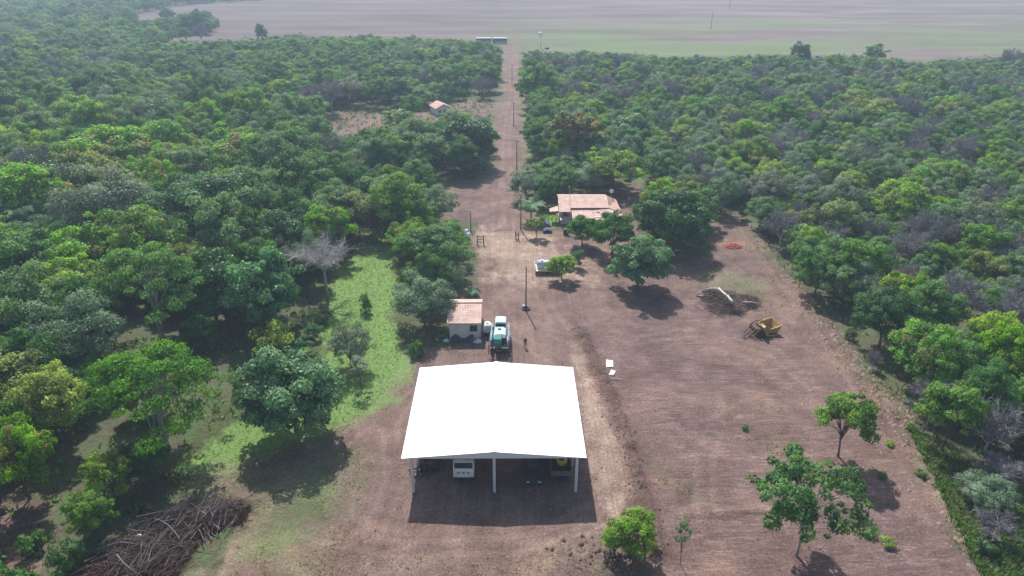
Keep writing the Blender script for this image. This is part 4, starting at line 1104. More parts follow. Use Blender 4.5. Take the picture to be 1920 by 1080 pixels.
# ---- pump house
def gable_house_small():
    a, b_ = P(844,637), P(901,637); w = b_.x-a.x; D0 = a.y; dpt = 7.2
    e = empty('pump_house', ((a.x+b_.x)/2, D0, 0), R_(.5)); tag(e, 'small cream block hut with orange clay tile roof beside the teal sprayer', 'hut')
    hw_ = w/2; wh = 3.0; rz = 3.95; ry = 4.2
    m2 = MB(); m2.prism([(0,-.2),(0,wh-.06),(ry,rz-.12),(dpt,wh-.06),(dpt,-.2)], -hw_, hw_, 'x'); m2.build('wall', M_wall, e)
    o = .42; m2 = MB()
    sl = (rz-wh)/ry; sl2 = (rz-wh)/(dpt-ry)
    m2.prism([(-o, wh-o*sl+.02),(ry, rz),(ry, rz+.09),(-o, wh-o*sl+.11)], -hw_-.35, hw_+.18, 'x')
    m2.prism([(ry, rz),(dpt+.3, wh-.3*sl2+.02),(dpt+.3, wh-.3*sl2+.11),(ry, rz+.09)], -hw_-.35, hw_+.18, 'x')
    rf = m2.build('roof', M_tile, e)
    m2 = MB(); m2.tube([(-hw_-.38, ry, rz+.10),(hw_+.2, ry, rz+.10)], .10, 8); m2.build('ridge_tiles', M_tile2, rf)
    xw = P(888.5,620).x*1.0; xw = (888.5-872.5)/57*w
    wz = 1.95
    win = MB(); 
    for c, d in (((xw,-.03,wz+.46),(1.1,.08,.08)),((xw,-.03,wz-.46),(1.1,.08,.08)),((xw-.51,-.033,wz),(.08,.08,.84)),((xw+.51,-.033,wz),(.08,.08,.84))): win.box(c, d)
    wo = win.build('window', M_darkmetal, e)
    MB().box((xw, -.015, wz), (.96,.03,.84)).build('pane', M_glass, wo)
    m2 = MB()
    for k in range(1, 6): m2.tube([(xw-.48+k*.16,-.055,wz-.42),(xw-.48+k*.16,-.055,wz+.42)], .012, 4)
    m2.build('grille', M_darkmetal, wo)
    m2 = MB(); m2.box((-hw_+.0+1.45, -.05, 2.45), (.22,.1,.14)); m2.tube([(-hw_+1.45,-.05,2.38),(-hw_+1.45,-.16,2.2)], .05, 6); m2.build('wall_lamp', M_whitep, e)
    m2 = MB(); m2.box((-hw_-.012, 3.6, 1.0), (.03,.85,2.0)); m2.build('door', M_darkmetal, e)
    # things leaning at the hut
    t = empty('water_tank', (e.location.x+hw_+1.0, D0+1.6, 0)); tag(t, 'white round tank on a low stand at the right wall of the hut', 'tank')
    m2 = MB(); m2.tube([(0,-.75,1.25),(0,-.7,1.25),(0,.7,1.25),(0,.75,1.25)], [.45,.66,.66,.45], 20); m2.build('vessel', M_whitep, t)
    m2 = MB()
    for yy_ in (-.5,.5): m2.box((0,yy_,.36), (1.1,.14,.72)); m2.box((0,yy_,.05), (1.3,.2,.1))
    m2.build('stand', M_darkmetal, t)
    m2 = MB(); m2.cyl((0,0,1.88),(0,0,1.98), .18, 12); m2.build('cap', M_darkmetal, t)
    t = empty('tarpaulin_heap', (e.location.x-.6, D0-.55, 0)); bpy.data.objects.remove(t)
    rs = random.Random(4); vs = []; n1, n2 = 16, 6
    for j in range(n2):
        for i in range(n1):
            xx = -hw_+.2+i/(n1-1)*(w-1.2); yy_ = -.15-.9*j/(n2-1); zz = (.62+.35*math.sin(i*.55)+rs.uniform(-.08,.08))*(1-j/(n2-1))**1.3+.03
            vs.append((xx, yy_+rs.uniform(-.05,.05), zz))
    fs = [(j*n1+i, j*n1+i+1, (j+1)*n1+i+1, (j+1)*n1+i) for j in range(n2-1) for i in range(n1-1)]
    m2 = MB(); m2.add(vs, fs, True); ob = m2.build('tarpaulin', M_tarp, None, (e.location.x, D0, 0)); tag(ob, 'dark blue crumpled tarpaulin heaped along the foot of the hut wall', 'tarpaulin')
    for (px_, py_, s_, lb) in ((897,643,.5,'larger white sack slumped at the right corner of the hut'), (837,641,.42,'white sack lying at the left corner of the hut'), (891,643,.3,'small white sack beside the larger one by the hut')):
        q = P(px_, py_); m2 = MB(); m2.sphere((0,0,s_*.5), s_, 14, 10, (1.1,.9,.75)); ob = m2.build('sack', M_canvas, None, q); tag(ob, lb, 'sack')
        for v in ob.data.vertices:
            k = noise.noise(v.co*3/s_*.5+Vector((px_,0,0)))*.25; v.co *= 1+k
gable_house_small()

# ---- sprayer
def sprayer():
    b = P(936,671); e = empty('crop_sprayer', (b.x, b.y, 0), R_(-1.5)); tag(e, 'teal self-propelled crop sprayer with pale cab roof and folded booms beside the hut', 'sprayer')
    Ls = 7.4
    m2 = MB(); m2.box((0, Ls*.5, 1.15), (1.0, Ls*.86, .3), bev=.05); m2.build('chassis', M_darkmetal, e)
    # cab at the far end, faces away
    m2 = MB(); m2.prism([(-.72,1.35),(.72,1.35),(.66,2.85),(-.66,2.85)], Ls-2.3, Ls-.7); m2.build('cab', M_glass, e)
    m2 = MB()
    for sx_ in (-1,1):
        for yy_ in (Ls-2.32, Ls-.68): m2.tube([(sx_*.73,yy_,1.35),(sx_*.66,yy_,2.9)], .05, 6)
    m2.box((0, Ls-1.5, 1.32), (1.56,1.75,.14), bev=.03); m2.build('cab_frame', M_teal, e)
    m2 = MB(); m2.box((0, Ls-1.5, 3.0), (1.62,1.95,.26), bev=.1, taper=.93); m2.build('cab_roof', M_mint, e)
    m2 = MB(); m2.prism([(Ls-.7,1.3),(Ls-.7,2.1),(Ls+.1,1.9),(Ls+.25,1.3)], -.6, .6, 'x'); m2.build('hood', M_teal, e)
    # product tank
    m2 = MB(); m2.prism([(-.85,1.3),(.85,1.3),(.98,1.7),(.80,2.35),(.45,2.5),(-.45,2.5),(-.80,2.35),(-.98,1.7)], 2.5, Ls-2.55); m2.build('tank', M_mint, e)
    m2 = MB(); m2.cyl((-.1, 3.9, 2.5), (-.1, 3.9, 2.62), .28, 16); m2.build('tank_lid', M_darkmetal, e)
    m2 = MB(); m2.box((-.25, 1.75, 2.0), (1.1,1.35,.9), bev=.08); m2.build('engine_cover', M_teal, e)
    m2 = MB()
    for k in range(5): m2.box((-.25, 1.3+k*.22, 2.47), (.9,.06,.04))
    m2.build('louvres', mat('dark_teal', (.02,.16,.13), .5), e)
    m2 = MB(); m2.box((.62, 1.75, 2.05), (.5,1.0,1.0), bev=.05); m2.build('radiator', M_darkmetal, e)
    # folded booms
    for s in (-1, 1):
        for row, (xo, zo) in enumerate(((1.25,1.75),(1.45,2.05),(1.33,2.4))):
            m2 = MB(); y0, y1 = -.1+row*.3, Ls-1.2-row*.2
            for dz in (0, .34): m2.tube([(s*xo,y0,zo+dz*.7),(s*(xo-.18),y1,zo+dz*.7)], .045, 5)
            n = 14
            for k in range(n):
                ya = y0+(y1-y0)*k/n; yb = y0+(y1-y0)*(k+1)/n
                m2.tube([(s*(xo-.18*k/n),ya,zo+(0 if k%2 else .24)),(s*(xo-.18*(k+1)/n),yb,zo+(.24 if k%2 else 0))], .03, 4)
            m2.build('boom', M_boom, e)
        wheel(e, (s*1.15, 1.7, .85), .85, .34, M_teal); wheel(e, (s*1.15, Ls-1.5, .85), .85, .34, M_teal)
        m2 = MB(); m2.box((s*1.2, 3.9, 1.45), (.3, 3.0, .06)); m2.build('catwalk', M_boom, e)
    # rear lift frame
    m2 = MB()
    for zz in (.7,1.1,1.6,2.0): m2.tube([(-1.5,.05,zz),(1.5,.05,zz)], .055, 5)
    for xx in (-1.5,-.9,-.3,.3,.9,1.5): m2.tube([(xx,.05,.55),(xx,.05,2.1)], .05, 5)
    for xx in (-.5,.5): m2.tube([(xx,.05,1.2),(xx,1.3,1.3)], .06, 5)
    m2.build('lift_frame', M_darkmetal, e)
    m2 = MB()
    for xx in (-1.15,-.75,.5,.9,1.2): m2.box((xx,-.05,1.72), (.26,.14,.2), bev=.03)
    m2.build('valve_boxes', M_whitep, e)
    m2 = MB(); m2.tube([(.95,Ls-2.6,1.3),(1.15,Ls-2.8,.4)], .03, 5); m2.tube([(.75,Ls-2.9,1.3),(.95,Ls-3.1,.4)], .03, 5)
    m2.build('ladder', M_steel, e)
sprayer()

# ---- poles
def pole(px_, pb, pt, label, r=.13, arm=True, group=None, timber=True, cat='utility pole'):
    b = P(px_, pb); D = b.y; dep = PITCH+math.atan((pt-540)/FPX); h = CAM_H-D*math.tan(dep)
    e = empty('utility_pole', b, 0)
    tag(e, label, cat, group)
    m2 = MB(); m2.tube([(0,0,-.3),(0,0,h*.5),(0,0,h)], [r*1.1,r*.9,r*.75], 10); m2.build('shaft', mat('grey_pole', (.12,.105,.095), .85, var=.2), e)
    if arm:
        m2 = MB(); m2.box((0,-.1,h-.35), (1.5,.09,.1)); m2.build('crossarm', M_wood, e)
        for xx in (-.65,0,.65): m2 = MB(); m2.tube([(xx,-.1,h-.3),(xx,-.1,h-.12),(xx,-.1,h-.08)], [.05,.07,.03], 8); m2.build('insulator', M_whitep, e)
    return e, h
e, hh = pole(986,583,500,'tall slim pole standing alone in the dirt yard between the hut and the white tank', .11, False)
ft = P(986,580); m2 = MB(); m2.tube([(ft.x+.55*math.cos(a), ft.y+.55*math.sin(a), .16) for a in [k*math.pi/8 for k in range(17)]], .16, 8, caps=False); ob = m2.build('old_tyre', M_black); tag(ob, 'old black tyre lying round the foot of the lone yard pole', 'tyre')
m2 = MB(); m2.sphere((0,0,.2), .26, 12, 8); ob = m2.build('flower_pot', M_whitep, None, (ft.x-.35, ft.y+.5, .12)); tag(ob, 'small pale pot beside the foot of the lone yard pole', 'pot')
pole(976.5,431,362,'utility pole by the two people where the road meets the yard')
pole(969,319,262,'utility pole at the right verge of the road above the garden')
pole(963,236,192,'third utility pole up the road, level with the far tiled house')
pole(960,160,120,'farthest utility pole at the right verge before the crop field')
pole(918,240,216,'short pole at the left verge of the road near the far clearing', .1, False)
pole(883,433,398,'short pole at the corner of the ploughed plot', .1, False)
pole(743,236,207,'short pole in the far clearing left of the small pale shed', .1, False)
pole(1333,55,20,'left thin pole far out in the right crop field', .16, False)
pole(1367,19,-6,'right thin pole farthest out in the crop field', .16, False)
# ---- gate posts at the yard
def frame_gate():
    a, b_ = P(895,459), P(907,459); e = empty('cattle_gate', a, 0); tag(e, 'small wooden gate frame of two posts at the left side of the dirt yard', 'gate')
    w = b_.x-a.x
    for xx in (0, w): m2 = MB(); m2.box((xx,0,.95), (.18,.18,2.1), bev=.02); m2.build('post', M_wood, e)
    for zz in (.6,1.15,1.7): m2 = MB(); m2.box((w/2,-.02,zz), (w-.18,.06,.12)); m2.build('rail', M_wood, e)
frame_gate()
for i, (px_, py_, lb) in enumerate(((875,444,'taller white barrel beside the ploughed plot at the yard edge'), (879,447,'shorter white barrel nearer the gate at the yard edge'))):
    q = P(px_, py_); h = (1.5, 1.1)[i]; e = empty('barrel', q); tag(e, lb, 'barrel')
    m2 = MB(); m2.tube([(0,0,0),(0,0,h*.3),(0,0,h*.33),(0,0,h*.36),(0,0,h)], [.3,.3,.33,.3,.3], 16); m2.build('drum', M_whitep, e)
    m2 = MB(); m2.cyl((0,0,h),(0,0,h+.04), .27, 16); m2.build('lid', M_tank, e)
q = P(1061,440); e = empty('bin', q); tag(e, 'black bin standing between the blue car and the garden trees', 'bin')
m2 = MB(); m2.box((0,0,.6), (1.0,.9,1.2), bev=.05, taper=1.05); m2.build('tub', M_black, e); m2 = MB(); m2.box((0,0,1.26), (1.1,1.0,.08), bev=.03); m2.build('lid', M_darkmetal, e)

# ---- white tank on its cream frame
def tank_stand():
    a = P(1003,516); e = empty('fuel_tank', (a.x, a.y, 0)); tag(e, 'pale blue-white cylindrical tank lying on a cream railed platform beside the round bush', 'tank')
    L_, Dp = 4.6, 2.9
    m2 = MB(); m2.box((L_/2, Dp/2, .75), (L_, Dp, .12), bev=.02); m2.build('platform', M_cream, e)
    for xx in (.15, L_/2, L_-.15):
        for yy_ in (.15, Dp-.15): m2 = MB(); m2.box((xx,yy_,.34), (.16,.16,.7)); m2.build('leg', M_darkmetal, e)
    m2 = MB(); 
    for yy_ in (.06, Dp-.06):
        for zz in (1.1,1.5): m2.tube([(0,yy_,zz),(L_,yy_,zz)], .04, 6)
        for k in range(9): m2.tube([(L_*k/8,yy_,.8),(L_*k/8,yy_,1.5)], .035, 5)
    for zz in (1.1,1.5): m2.tube([(0,.06,zz),(0,Dp-.06,zz)], .04, 6)
    m2.build('railing', M_cream, e)
    m2 = MB(); pts = [(.5,1.0),(.55,1.0),(3.9,1.0),(3.95,1.0)]
    m2.tube([(.38,Dp/2,1.55),(.5,Dp/2,1.55),(4.0,Dp/2,1.55),(4.12,Dp/2,1.55)], [.45,.72,.72,.45], 24); m2.build('vessel', M_tank, e)
    m2 = MB(); m2.cyl((1.3,Dp/2,2.25),(1.3,Dp/2,2.38), .22, 14); m2.build('hatch', M_whitep, e)
    for xx in (1.0,3.4): m2 = MB(); m2.box((xx,Dp/2,.92), (.2,1.3,.24)); m2.build('cradle', M_cream, e)
tank_stand()

# ---- farmhouse
def farmhouse():
    e = empty('farmhouse', (10, 143, 0)); ox, oy = 10, 143
    tag(e, 'low farmhouse with several pale clay tile roofs and an open corner porch', 'house')
    def B(name, m_, boxes, **k):
        mb = MB()
        for (x0,x1,y0,y1,z0,z1) in boxes: mb.box(((x0+x1)/2-ox,(y0+y1)/2-oy,(z0+z1)/2), (x1-x0,y1-y0,z1-z0))
        return mb.build(name, m_, e, **k)
    B('wall', M_pink, [(12.4,20.6,143.2,151,-.2,3.3),(10.2,12.4,146.4,151,-.2,3.2)])
    B('wall', M_pink, [(17.0,22.4,139.3,143.19,-.2,2.5),(20.61,22.4,143.19,149.6,-.2,2.6)])
    B('wall', M_wall, [(12.6,16.99,139.6,143.19,-.2,2.4)])
    B('porch_wall', M_wall, [(9.9,12.3,141.9,142.05,-.1,.9),(9.9,10.05,142.05,146.3,-.1,.9)])
    B('porch_floor', M_conc, [(9.9,12.4,142.05,146.4,-.1,.12)])
    for xx, yy_ in ((10.0,142.0),(12.2,142.0),(10.0,144.4)): B('porch_post', M_wall, [(xx-.1,xx+.1,yy_-.1,yy_+.1,0,2.8)])
    def slab(name, pts, m_=M_tile, th_=.1):
        mb = MB(); p = [Vector((a-ox, b_-oy, c)) for a, b_, c in pts]; n = (p[1]-p[0]).cross(p[2]-p[0]).normalized()
        if n.z < 0: n = -n
        q_ = [v-n*th_ for v in p]; k = len(p)
        mb.add(p+q_, [tuple(range(k)), tuple(reversed(range(k, 2*k)))]+[(i, (i+1)%k, k+(i+1)%k, k+i) for i in range(k)]); return mb.build(name, m_, e)
    slab('roof', [(12.25,142.7,3.35),(20.3,142.7,3.35),(20.3,147.4,4.5),(12.25,147.4,4.5)])
    slab('roof', [(9.8,147.4,4.5),(20.3,147.4,4.49),(20.3,151.6,3.3),(9.8,151.6,3.3)])
    slab('roof', [(9.8,141.3,2.95),(12.2,141.3,2.95),(12.2,147.4,4.49),(9.8,147.4,4.49)])
    slab('roof', [(20.33,147.4,4.48),(20.33,142.7,3.35),(22.95,141.0,2.55),(22.7,149.8,2.7),(20.33,151.4,3.3)], M_tile2)
    slab('roof', [(12.4,139.0,2.38),(16.9,139.0,2.38),(16.9,142.65,2.98),(12.4,142.65,2.98)])
    slab('roof', [(16.95,138.5,2.25),(23.2,138.5,2.25),(22.9,140.95,2.52),(20.3,142.65,3.2),(16.95,142.65,2.99)])
    slab('awning', [(7.9,142.6,2.5),(9.75,142.3,2.8),(9.75,145.6,2.8),(7.9,144.6,2.5)])
    for xx in (14.2, 17.6):
        w_ = B('window', M_wall, [(xx-.5,xx+.5,139.53 if xx < 16 else 139.23,139.58 if xx < 16 else 139.28,1.0,2.0)])
        B('pane', M_glass, [(xx-.4,xx+.4,139.50 if xx < 16 else 139.20,139.52 if xx < 16 else 139.22,1.1,1.9)])
    B('door', M_wood, [(11.0,11.9,146.34,146.385,.12,2.2)])
    B('attic_vent', M_darkmetal, [(17.8,18.5,143.15,143.18,2.98,3.15)])
    m2 = MB(); m2.tube([(12.3-ox,147.4-oy,4.4),(12.3-ox,147.4-oy,6.7)], .04, 6); m2.tube([(11.9-ox,147.4-oy,6.4),(12.7-ox,147.4-oy,6.4)], .025, 5); m2.build('antenna', M_steel, e)
    d = empty('satellite_dish', (21.6,150.2,2.6)); tag(d, 'white satellite dish on a mast at the far right corner of the farmhouse roof', 'satellite dish')
    m2 = MB(); m2.tube([(0,0,0),(0,0,1.9)], .04, 6); m2.build('mast', M_steel, d)
    vs = []; fs = []; n = 18
    for i in range(5):
        r = .48*i/4
        for k in range(n): a = 2*math.pi*k/n; vs.append((r*math.cos(a), .35*r*r/.48, r*math.sin(a)))
    for i in range(4):
        for k in range(n): fs.append((i*n+k, i*n+(k+1)%n, (i+1)*n+(k+1)%n, (i+1)*n+k))
    m2 = MB(); vs = [(a, -b_, c) for a, b_, c in vs]; m2.add([(a, b_*1-.05, c+2.0) for a, b_, c in vs], fs, True); m2.add([(a, b_-.08, c+2.0) for a, b_, c in vs], fs, True); m2.build('reflector', M_whitep, d)
farmhouse()
def far_house():
    q = P(832,216); e = empty('far_house', (q.x, q.y, 0), R_(24)); tag(e, 'little white house with pink clay roof at the far clearing left of the road', 'house')
    w, d, h, r = 5.0, 6.4, 2.5, 3.7
    m2 = MB(); m2.prism([(-w/2,-.2),(w/2,-.2),(w/2,h-.05),(0,r-.15),(-w/2,h-.05)], 0, d); m2.build('wall', M_whitep, e)
    m2 = MB()
    for s in (-1,1):
        m2.prism([(0,r),(s*(w/2+.5),h-.18),(s*(w/2+.5),h-.08),(0,r+.1)], -.5, d+.5)
    m2.build('roof', M_tile2, e)
    m2 = MB(); m2.box((.6,-.02,1.0), (.9,.04,2.0)); m2.build('door', M_darkmetal, e)
    m2 = MB(); m2.box((-1.3,-.02,1.4), (.9,.04,.8)); m2.build('window', M_glass, e)
    q = P(757,217); e = empty('small_shed', (q.x, q.y, 0), R_(10)); tag(e, 'tiny pale blue-white shed alone in the far clearing', 'shed')
    m2 = MB(); m2.box((0,1.2,1.0), (2.4,2.2,2.0)); m2.build('wall', M_tank, e)
    m2 = MB(); m2.box((0,1.2,2.06), (2.8,2.6,.1), Matrix.Rotation(.06,3,'X')); m2.build('roof', M_tank, e)
    m2 = MB(); m2.box((.4,.085,.85), (.8,.03,1.7)); m2.build('door', M_darkmetal, e)
far_house()
# ---- buses at the field edge
def bus(px0, px1, py, rz, label):
    a, b_ = P(px0, py), P(px1, py); L_ = b_.x-a.x
    e = empty('bus', ((a.x+b_.x)/2, a.y+1.3, 0), rz); tag(e, label, 'bus')
    m2 = MB(); m2.box((0,0,1.75), (L_,2.5,2.3), bev=.18); m2.build('body', mat('blue_bus_paint', (.10,.20,.30), .4, var=.1, dirt=(.3,.25,.2)), e)
    m2 = MB(); m2.box((0,0,2.96), (L_-.3,2.36,.22), bev=.09); m2.build('roof', M_whitep, e)
    for s in (-1,1): m2 = MB(); m2.box((0,s*1.255,2.2), (L_-1.0,.03,.75)); m2.build('window_band', M_glass, e)
    for s in (-1,1):
        for xx in (-L_*.34, L_*.34): wheel(e, (xx, s*1.1, .48), .48, .28, axis='y')
bus(892,921,82,R_(2),'left pale-roofed bus half hidden by trees at the far end of the road')
bus(923,951,82,R_(-1),'right pale-roofed bus parked beside the far end of the road')
q = P(1013,91); e = empty('water_tower', q); tag(e, 'white water tank on a slim white mast at the near edge of the crop field', 'water tower')
m2 = MB(); m2.tube([(0,0,-.3),(0,0,6.4)], [.28,.2], 12); m2.build('mast', M_whitep, e)
m2 = MB(); m2.tube([(0,0,6.2),(0,0,6.8),(0,0,8.2),(0,0,8.6)], [.3,1.0,1.0,.25], 18); m2.build('tank', M_whitep, e)
m2 = MB(); m2.box((1.6,-.6,.4), (2.4,1.2,.8), bev=.1); ob = m2.build('trough', M_darkmetal, None, (q.x+2, q.y-1, 0)); tag(ob, 'dark low trough beside the foot of the white water tower', 'trough')

# ---- wrecked scraper
def scraper():
    b = P(1438,628); e = empty('land_scraper', (b.x, b.y, 0), R_(18)); tag(e, 'rusty yellow land scraper bucket with dark ripper arms lying on the graded field', 'farm implement')
    def plate(name, pts, th_, m_, parent=e):
        mb = MB(); p = [Vector(v) for v in pts]; n = (p[1]-p[0]).cross(p[2]-p[0]).normalized()*th_; k = len(p)
        mb.add(p+[v+n for v in p], [tuple(range(k)), tuple(reversed(range(k,2*k)))]+[(i,(i+1)%k,k+(i+1)%k,k+i) for i in range(k)]); return mb.build(name, m_, parent)
    plate('side_plate', [(-.5,0,.25),(1.7,-.2,.35),(2.15,-.3,1.55),(1.2,-.25,1.25),(.45,-.1,1.05),(-.9,.1,2.1),(-1.35,.15,1.95)], .12, M_yellow)
    plate('side_plate', [(-.5,2.2,.25),(1.7,2.0,.35),(2.1,1.9,1.75),(.9,2.0,1.6),(.2,2.2,1.3)], .12, M_yellow)
    plate('floor_plate', [(-.5,0.13,.22),(1.7,-.07,.3),(1.7,1.98,.3),(-.5,2.18,.22)], .1, M_yellow)
    plate('back_plate', [(1.62,-.05,.4),(2.02,-.12,1.5),(2.0,1.88,1.68),(1.62,1.98,.4)], .1, M_yellow)
    plate('apron', [(-.9,.25,2.0),(-1.3,.3,1.9),(-.55,.3,.3),(-.2,.3,.4)], 1.0, M_yellow)
    m2 = MB()
    for k in range(4):
        yy_ = -.2+k*.65; m2.tube([(-.7,yy_,.9),(-1.9,yy_-.1,1.1),(-2.6,yy_-.15,.5),(-3.0,yy_-.15,.05)], [.1,.1,.08,.05], 6)
    m2.tube([(-1.7,-.5,1.0),(-1.7,2.1,1.0)], .11, 6); m2.tube([(-2.4,-.5,.6),(-2.4,2.1,.6)], .09, 6); m2.tube([(-2.4,.8,.5),(-4.0,.3,.35)], .09, 6); m2.tube([(-3.9,-.1,.35),(-3.95,.8,.35)], .07, 6)
    m2.build('ripper_frame', M_rust, e)
    m2 = MB(); m2.box((-1.35,.95,.75), (1.2,1.7,.8), Matrix.Rotation(.25,3,'Y'), bev=.12); m2.box((-.7,.95,1.25), (.5,1.9,.3), Matrix.Rotation(-.3,3,'Y'), bev=.05); m2.build('gearbox', M_rust, e)
    for yy_ in (-.1,2.0): m2 = MB(); m2.tube([(-1.9,yy_,1.0),(-.9,yy_,1.6),(.3,yy_,1.5)], .09, 6); m2.build('push_arm', M_rust, e)
    wheel(e, (-1.1,-.35,.5), .5, .3, M_rust); wheel(e, (-1.1,2.2,.5), .5, .3, M_rust)
scraper()

# ---- brick heap, boards, logs
rs = random.Random(8); q = P(1375,462); m2 = MB()
for k in range(190):
    a = rs.uniform(0,6.28); r = math.sqrt(rs.random()); x_ = r*math.cos(a)*1.75; y_ = r*math.sin(a)*1.35; zz = max(.08, .62*(1-r*r)*rs.uniform(.5,1))
    m2.box((x_, y_, zz), (.34,.2,.16), Matrix.Rotation(rs.uniform(0,3.1),3,'Z')@Matrix.Rotation(rs.uniform(-.5,.5),3,'X'))
tag(m2.build('brick_heap', M_red, None, q), 'heap of orange-red bricks dumped near the top of the graded field', 'bricks', kind='stuff')
def board(px_, py_, w, l, rz, label, tilt=.03):
    q = P(px_, py_); m2 = MB()
    for k in range(3): m2.box((-(w/3)+k*w/3, 0, .1+.012*k), (w/3-.02, l*(1-.05*k), .05), bev=.01)
    m2.box((0, -l*.3, .045), (w*.95,.09,.06)); m2.box((0, l*.3, .045), (w*.95,.09,.06))
    o = m2.build('pallet_board', M_plank, None, (q.x, q.y, ground_z(q.x,q.y)+.03)); o.rotation_euler = (tilt, tilt, rz); tag(o, label, 'board'); return o
board(1143,683,1.0,1.9,R_(-6),'larger pale board panel on the ground right of the white shed roof')
board(1148,700,.7,1.3,R_(-22),'smaller pale board panel just below the larger one right of the shed')
q = P(1157,712); m2 = MB(); m2.tube([(-.9,0,.1),(-.3,.12,.16),(.4,.1,.12),(1.0,-.05,.08)], [.05,.05,.04,.03], 6); tag(m2.build('stick', M_plank, None, q), 'thin pale stick lying below the two board panels', 'stick')
def log(pa, pb, r, label, z0=.5, z1=.7, m_=None):
    a, b_ = P(*pa), P(*pb); m2 = MB(); n = 7; pts = []; rr = []
    for i in range(n):
        t = i/(n-1); v = a.lerp(b_, t); v.z = z0+(z1-z0)*t+.08*math.sin(t*4); v.x += .08*math.sin(t*6); pts.append(v-a); rr.append(r*(1.1-.35*t)*(1+.06*math.sin(i*2.3)))
    m2.tube(pts, rr, 12)
    for k in range(3):
        t = .3+.25*k; v = pts[0].lerp(pts[-1], t); m2.tube([v, v+Vector((rs.uniform(-.5,.5), rs.uniform(-.5,.5), .5))], [r*.45, r*.25], 7)
    return tag(m2.build('log', m_ or mat('bleached_wood', (.62,.57,.50), .8, var=.15, scale=5, bump=.3), None, a), label, 'log')
log((1372,581), (1346,555), .21, 'thick bleached trunk lying across the log pile on the graded field', 1.3, 1.5)
log((1346,556), (1326,548), .14, 'thinner pale branch end sticking out left of the bleached trunk', 1.4, .7)
log((1392,577), (1420,573), .10, 'pale pole-like branch pointing right out of the log pile', 1.0, .5)
log((1310,556), (1335,560), .09, 'pale thin branch lying at the left end of the log pile', .15, .5)
def brush(name, poly_px, n, lmin, lmax, ang, spread, hmax, rmin, rmax, label, mt, seed, leaf=0):
    rs = np.random.default_rng(seed); g_ = np.array(WP(poly_px)); lo, hi = g_.min(0), g_.max(0); c = g_.mean(0)
    vs = []; fs = []; k = 0
    while k < n:
        p = rs.uniform(lo, hi)
        d = float(sdist([p[0]], [p[1]], [tuple(v) for v in g_])[0])
        if d < 0: continue
        k += 1; lp = float(vnoise([p[0]], [p[1]], 2.6, seed)[0]); h = min(1, d/1.8)*hmax*rs.random()*(.25+1.1*lp)+.05
        if lp < .28 and rs.random() < .6: continue
        L_ = rs.uniform(lmin, lmax); a = ang+rs.normal()*spread+(float(vnoise([p[0]], [p[1]], 3.5, seed+40)[0])-.5)*2.2; el = rs.normal()*.22
        r = rs.uniform(rmin, rmax)*(L_/lmax)**.5
        dirv = np.array([math.cos(a)*math.cos(el), math.sin(a)*math.cos(el), math.sin(el)])
        s = np.array([p[0], p[1], h])-dirv*L_/2; side = np.array([-math.sin(a), math.cos(a), 0]); up = np.array([0,0,1.])
        m_ = 5; bend = rs.normal()*.05*L_; b0 = len(vs)
        for i in range(m_):
            t = i/(m_-1); q = s+dirv*L_*t+side*bend*math.sin(math.pi*t)+up*.06*L_*math.sin(math.pi*t)
            q[2] = max(q[2], .02); rr = r*(1-.75*t)
            for j in range(3):
                w = 2*math.pi*j/3; vs.append(q+side*rr*math.cos(w)+up*rr*math.sin(w))
        for i in range(m_-1):
            for j in range(3): fs.append((b0+i*3+j, b0+i*3+(j+1)%3, b0+(i+1)*3+(j+1)%3, b0+(i+1)*3+j))
    o = link(name, np_mesh(name, np.array(vs), np.array(fs), mt)); tag(o, label, 'brush pile', kind='stuff'); return o
M_brush = mat('dead_branches', (.19,.155,.145), .9, var=.7, scale=.9)
M_brushd = mat('dark_dead_branches', (.13,.09,.08), .9, var=.35, scale=.8)
b1 = [(140,1090),(200,1030),(265,1000),(300,960),(350,950),(450,938),(468,955),(455,978),(385,1000),(350,1050),(330,1090)]
brush('brush_pile', b1, 560, 1.0, 5.0, R_(24), .65, 1.7, .02, .10, 'long tangled heap of dead grey branches at the bottom left', M_brush, 3)
brush('brush_pile', b1, 1300, .4, 2.4, R_(40), 1.3, 1.2, .012, .045, 'dark twiggy litter under the dead grey branches at bottom left', M_brushd, 4)
b2 = [(1318,548),(1350,545),(1420,560),(1424,575),(1385,592),(1340,590),(1318,570)]
brush('brush_pile', b2, 1100, .5, 2.8, R_(-15), 1.2, 1.25, .015, .07, 'dark tangle of roots and branches around the bleached trunk', M_brushd, 5)
brush('brush_pile', [(1295,545),(1430,552),(1440,580),(1370,605),(1300,580)], 260, .3, 1.4, .3, 1.2, .15, .01, .035, 'scattered pale twigs spread around the log pile', M_brush, 6)
brush('brush_pile', [(230,850),(330,880),(300,1000),(200,1000)], 300, .6, 2.6, 1.2, .7, .5, .012, .04, 'dry twigs in the shade below the wide spreading tree', M_brush, 7)
q = P(265,1018); m2 = MB(); m2.sphere((0,0,.9), .24, 14, 10, (1,1,.85)); m2.tube([(0,0,1.05),(0,0,1.12)], [.07,.06], 8); tag(m2.build('plastic_jug', M_whitep, None, q), 'small white plastic jug lying on the brush pile', 'jug')

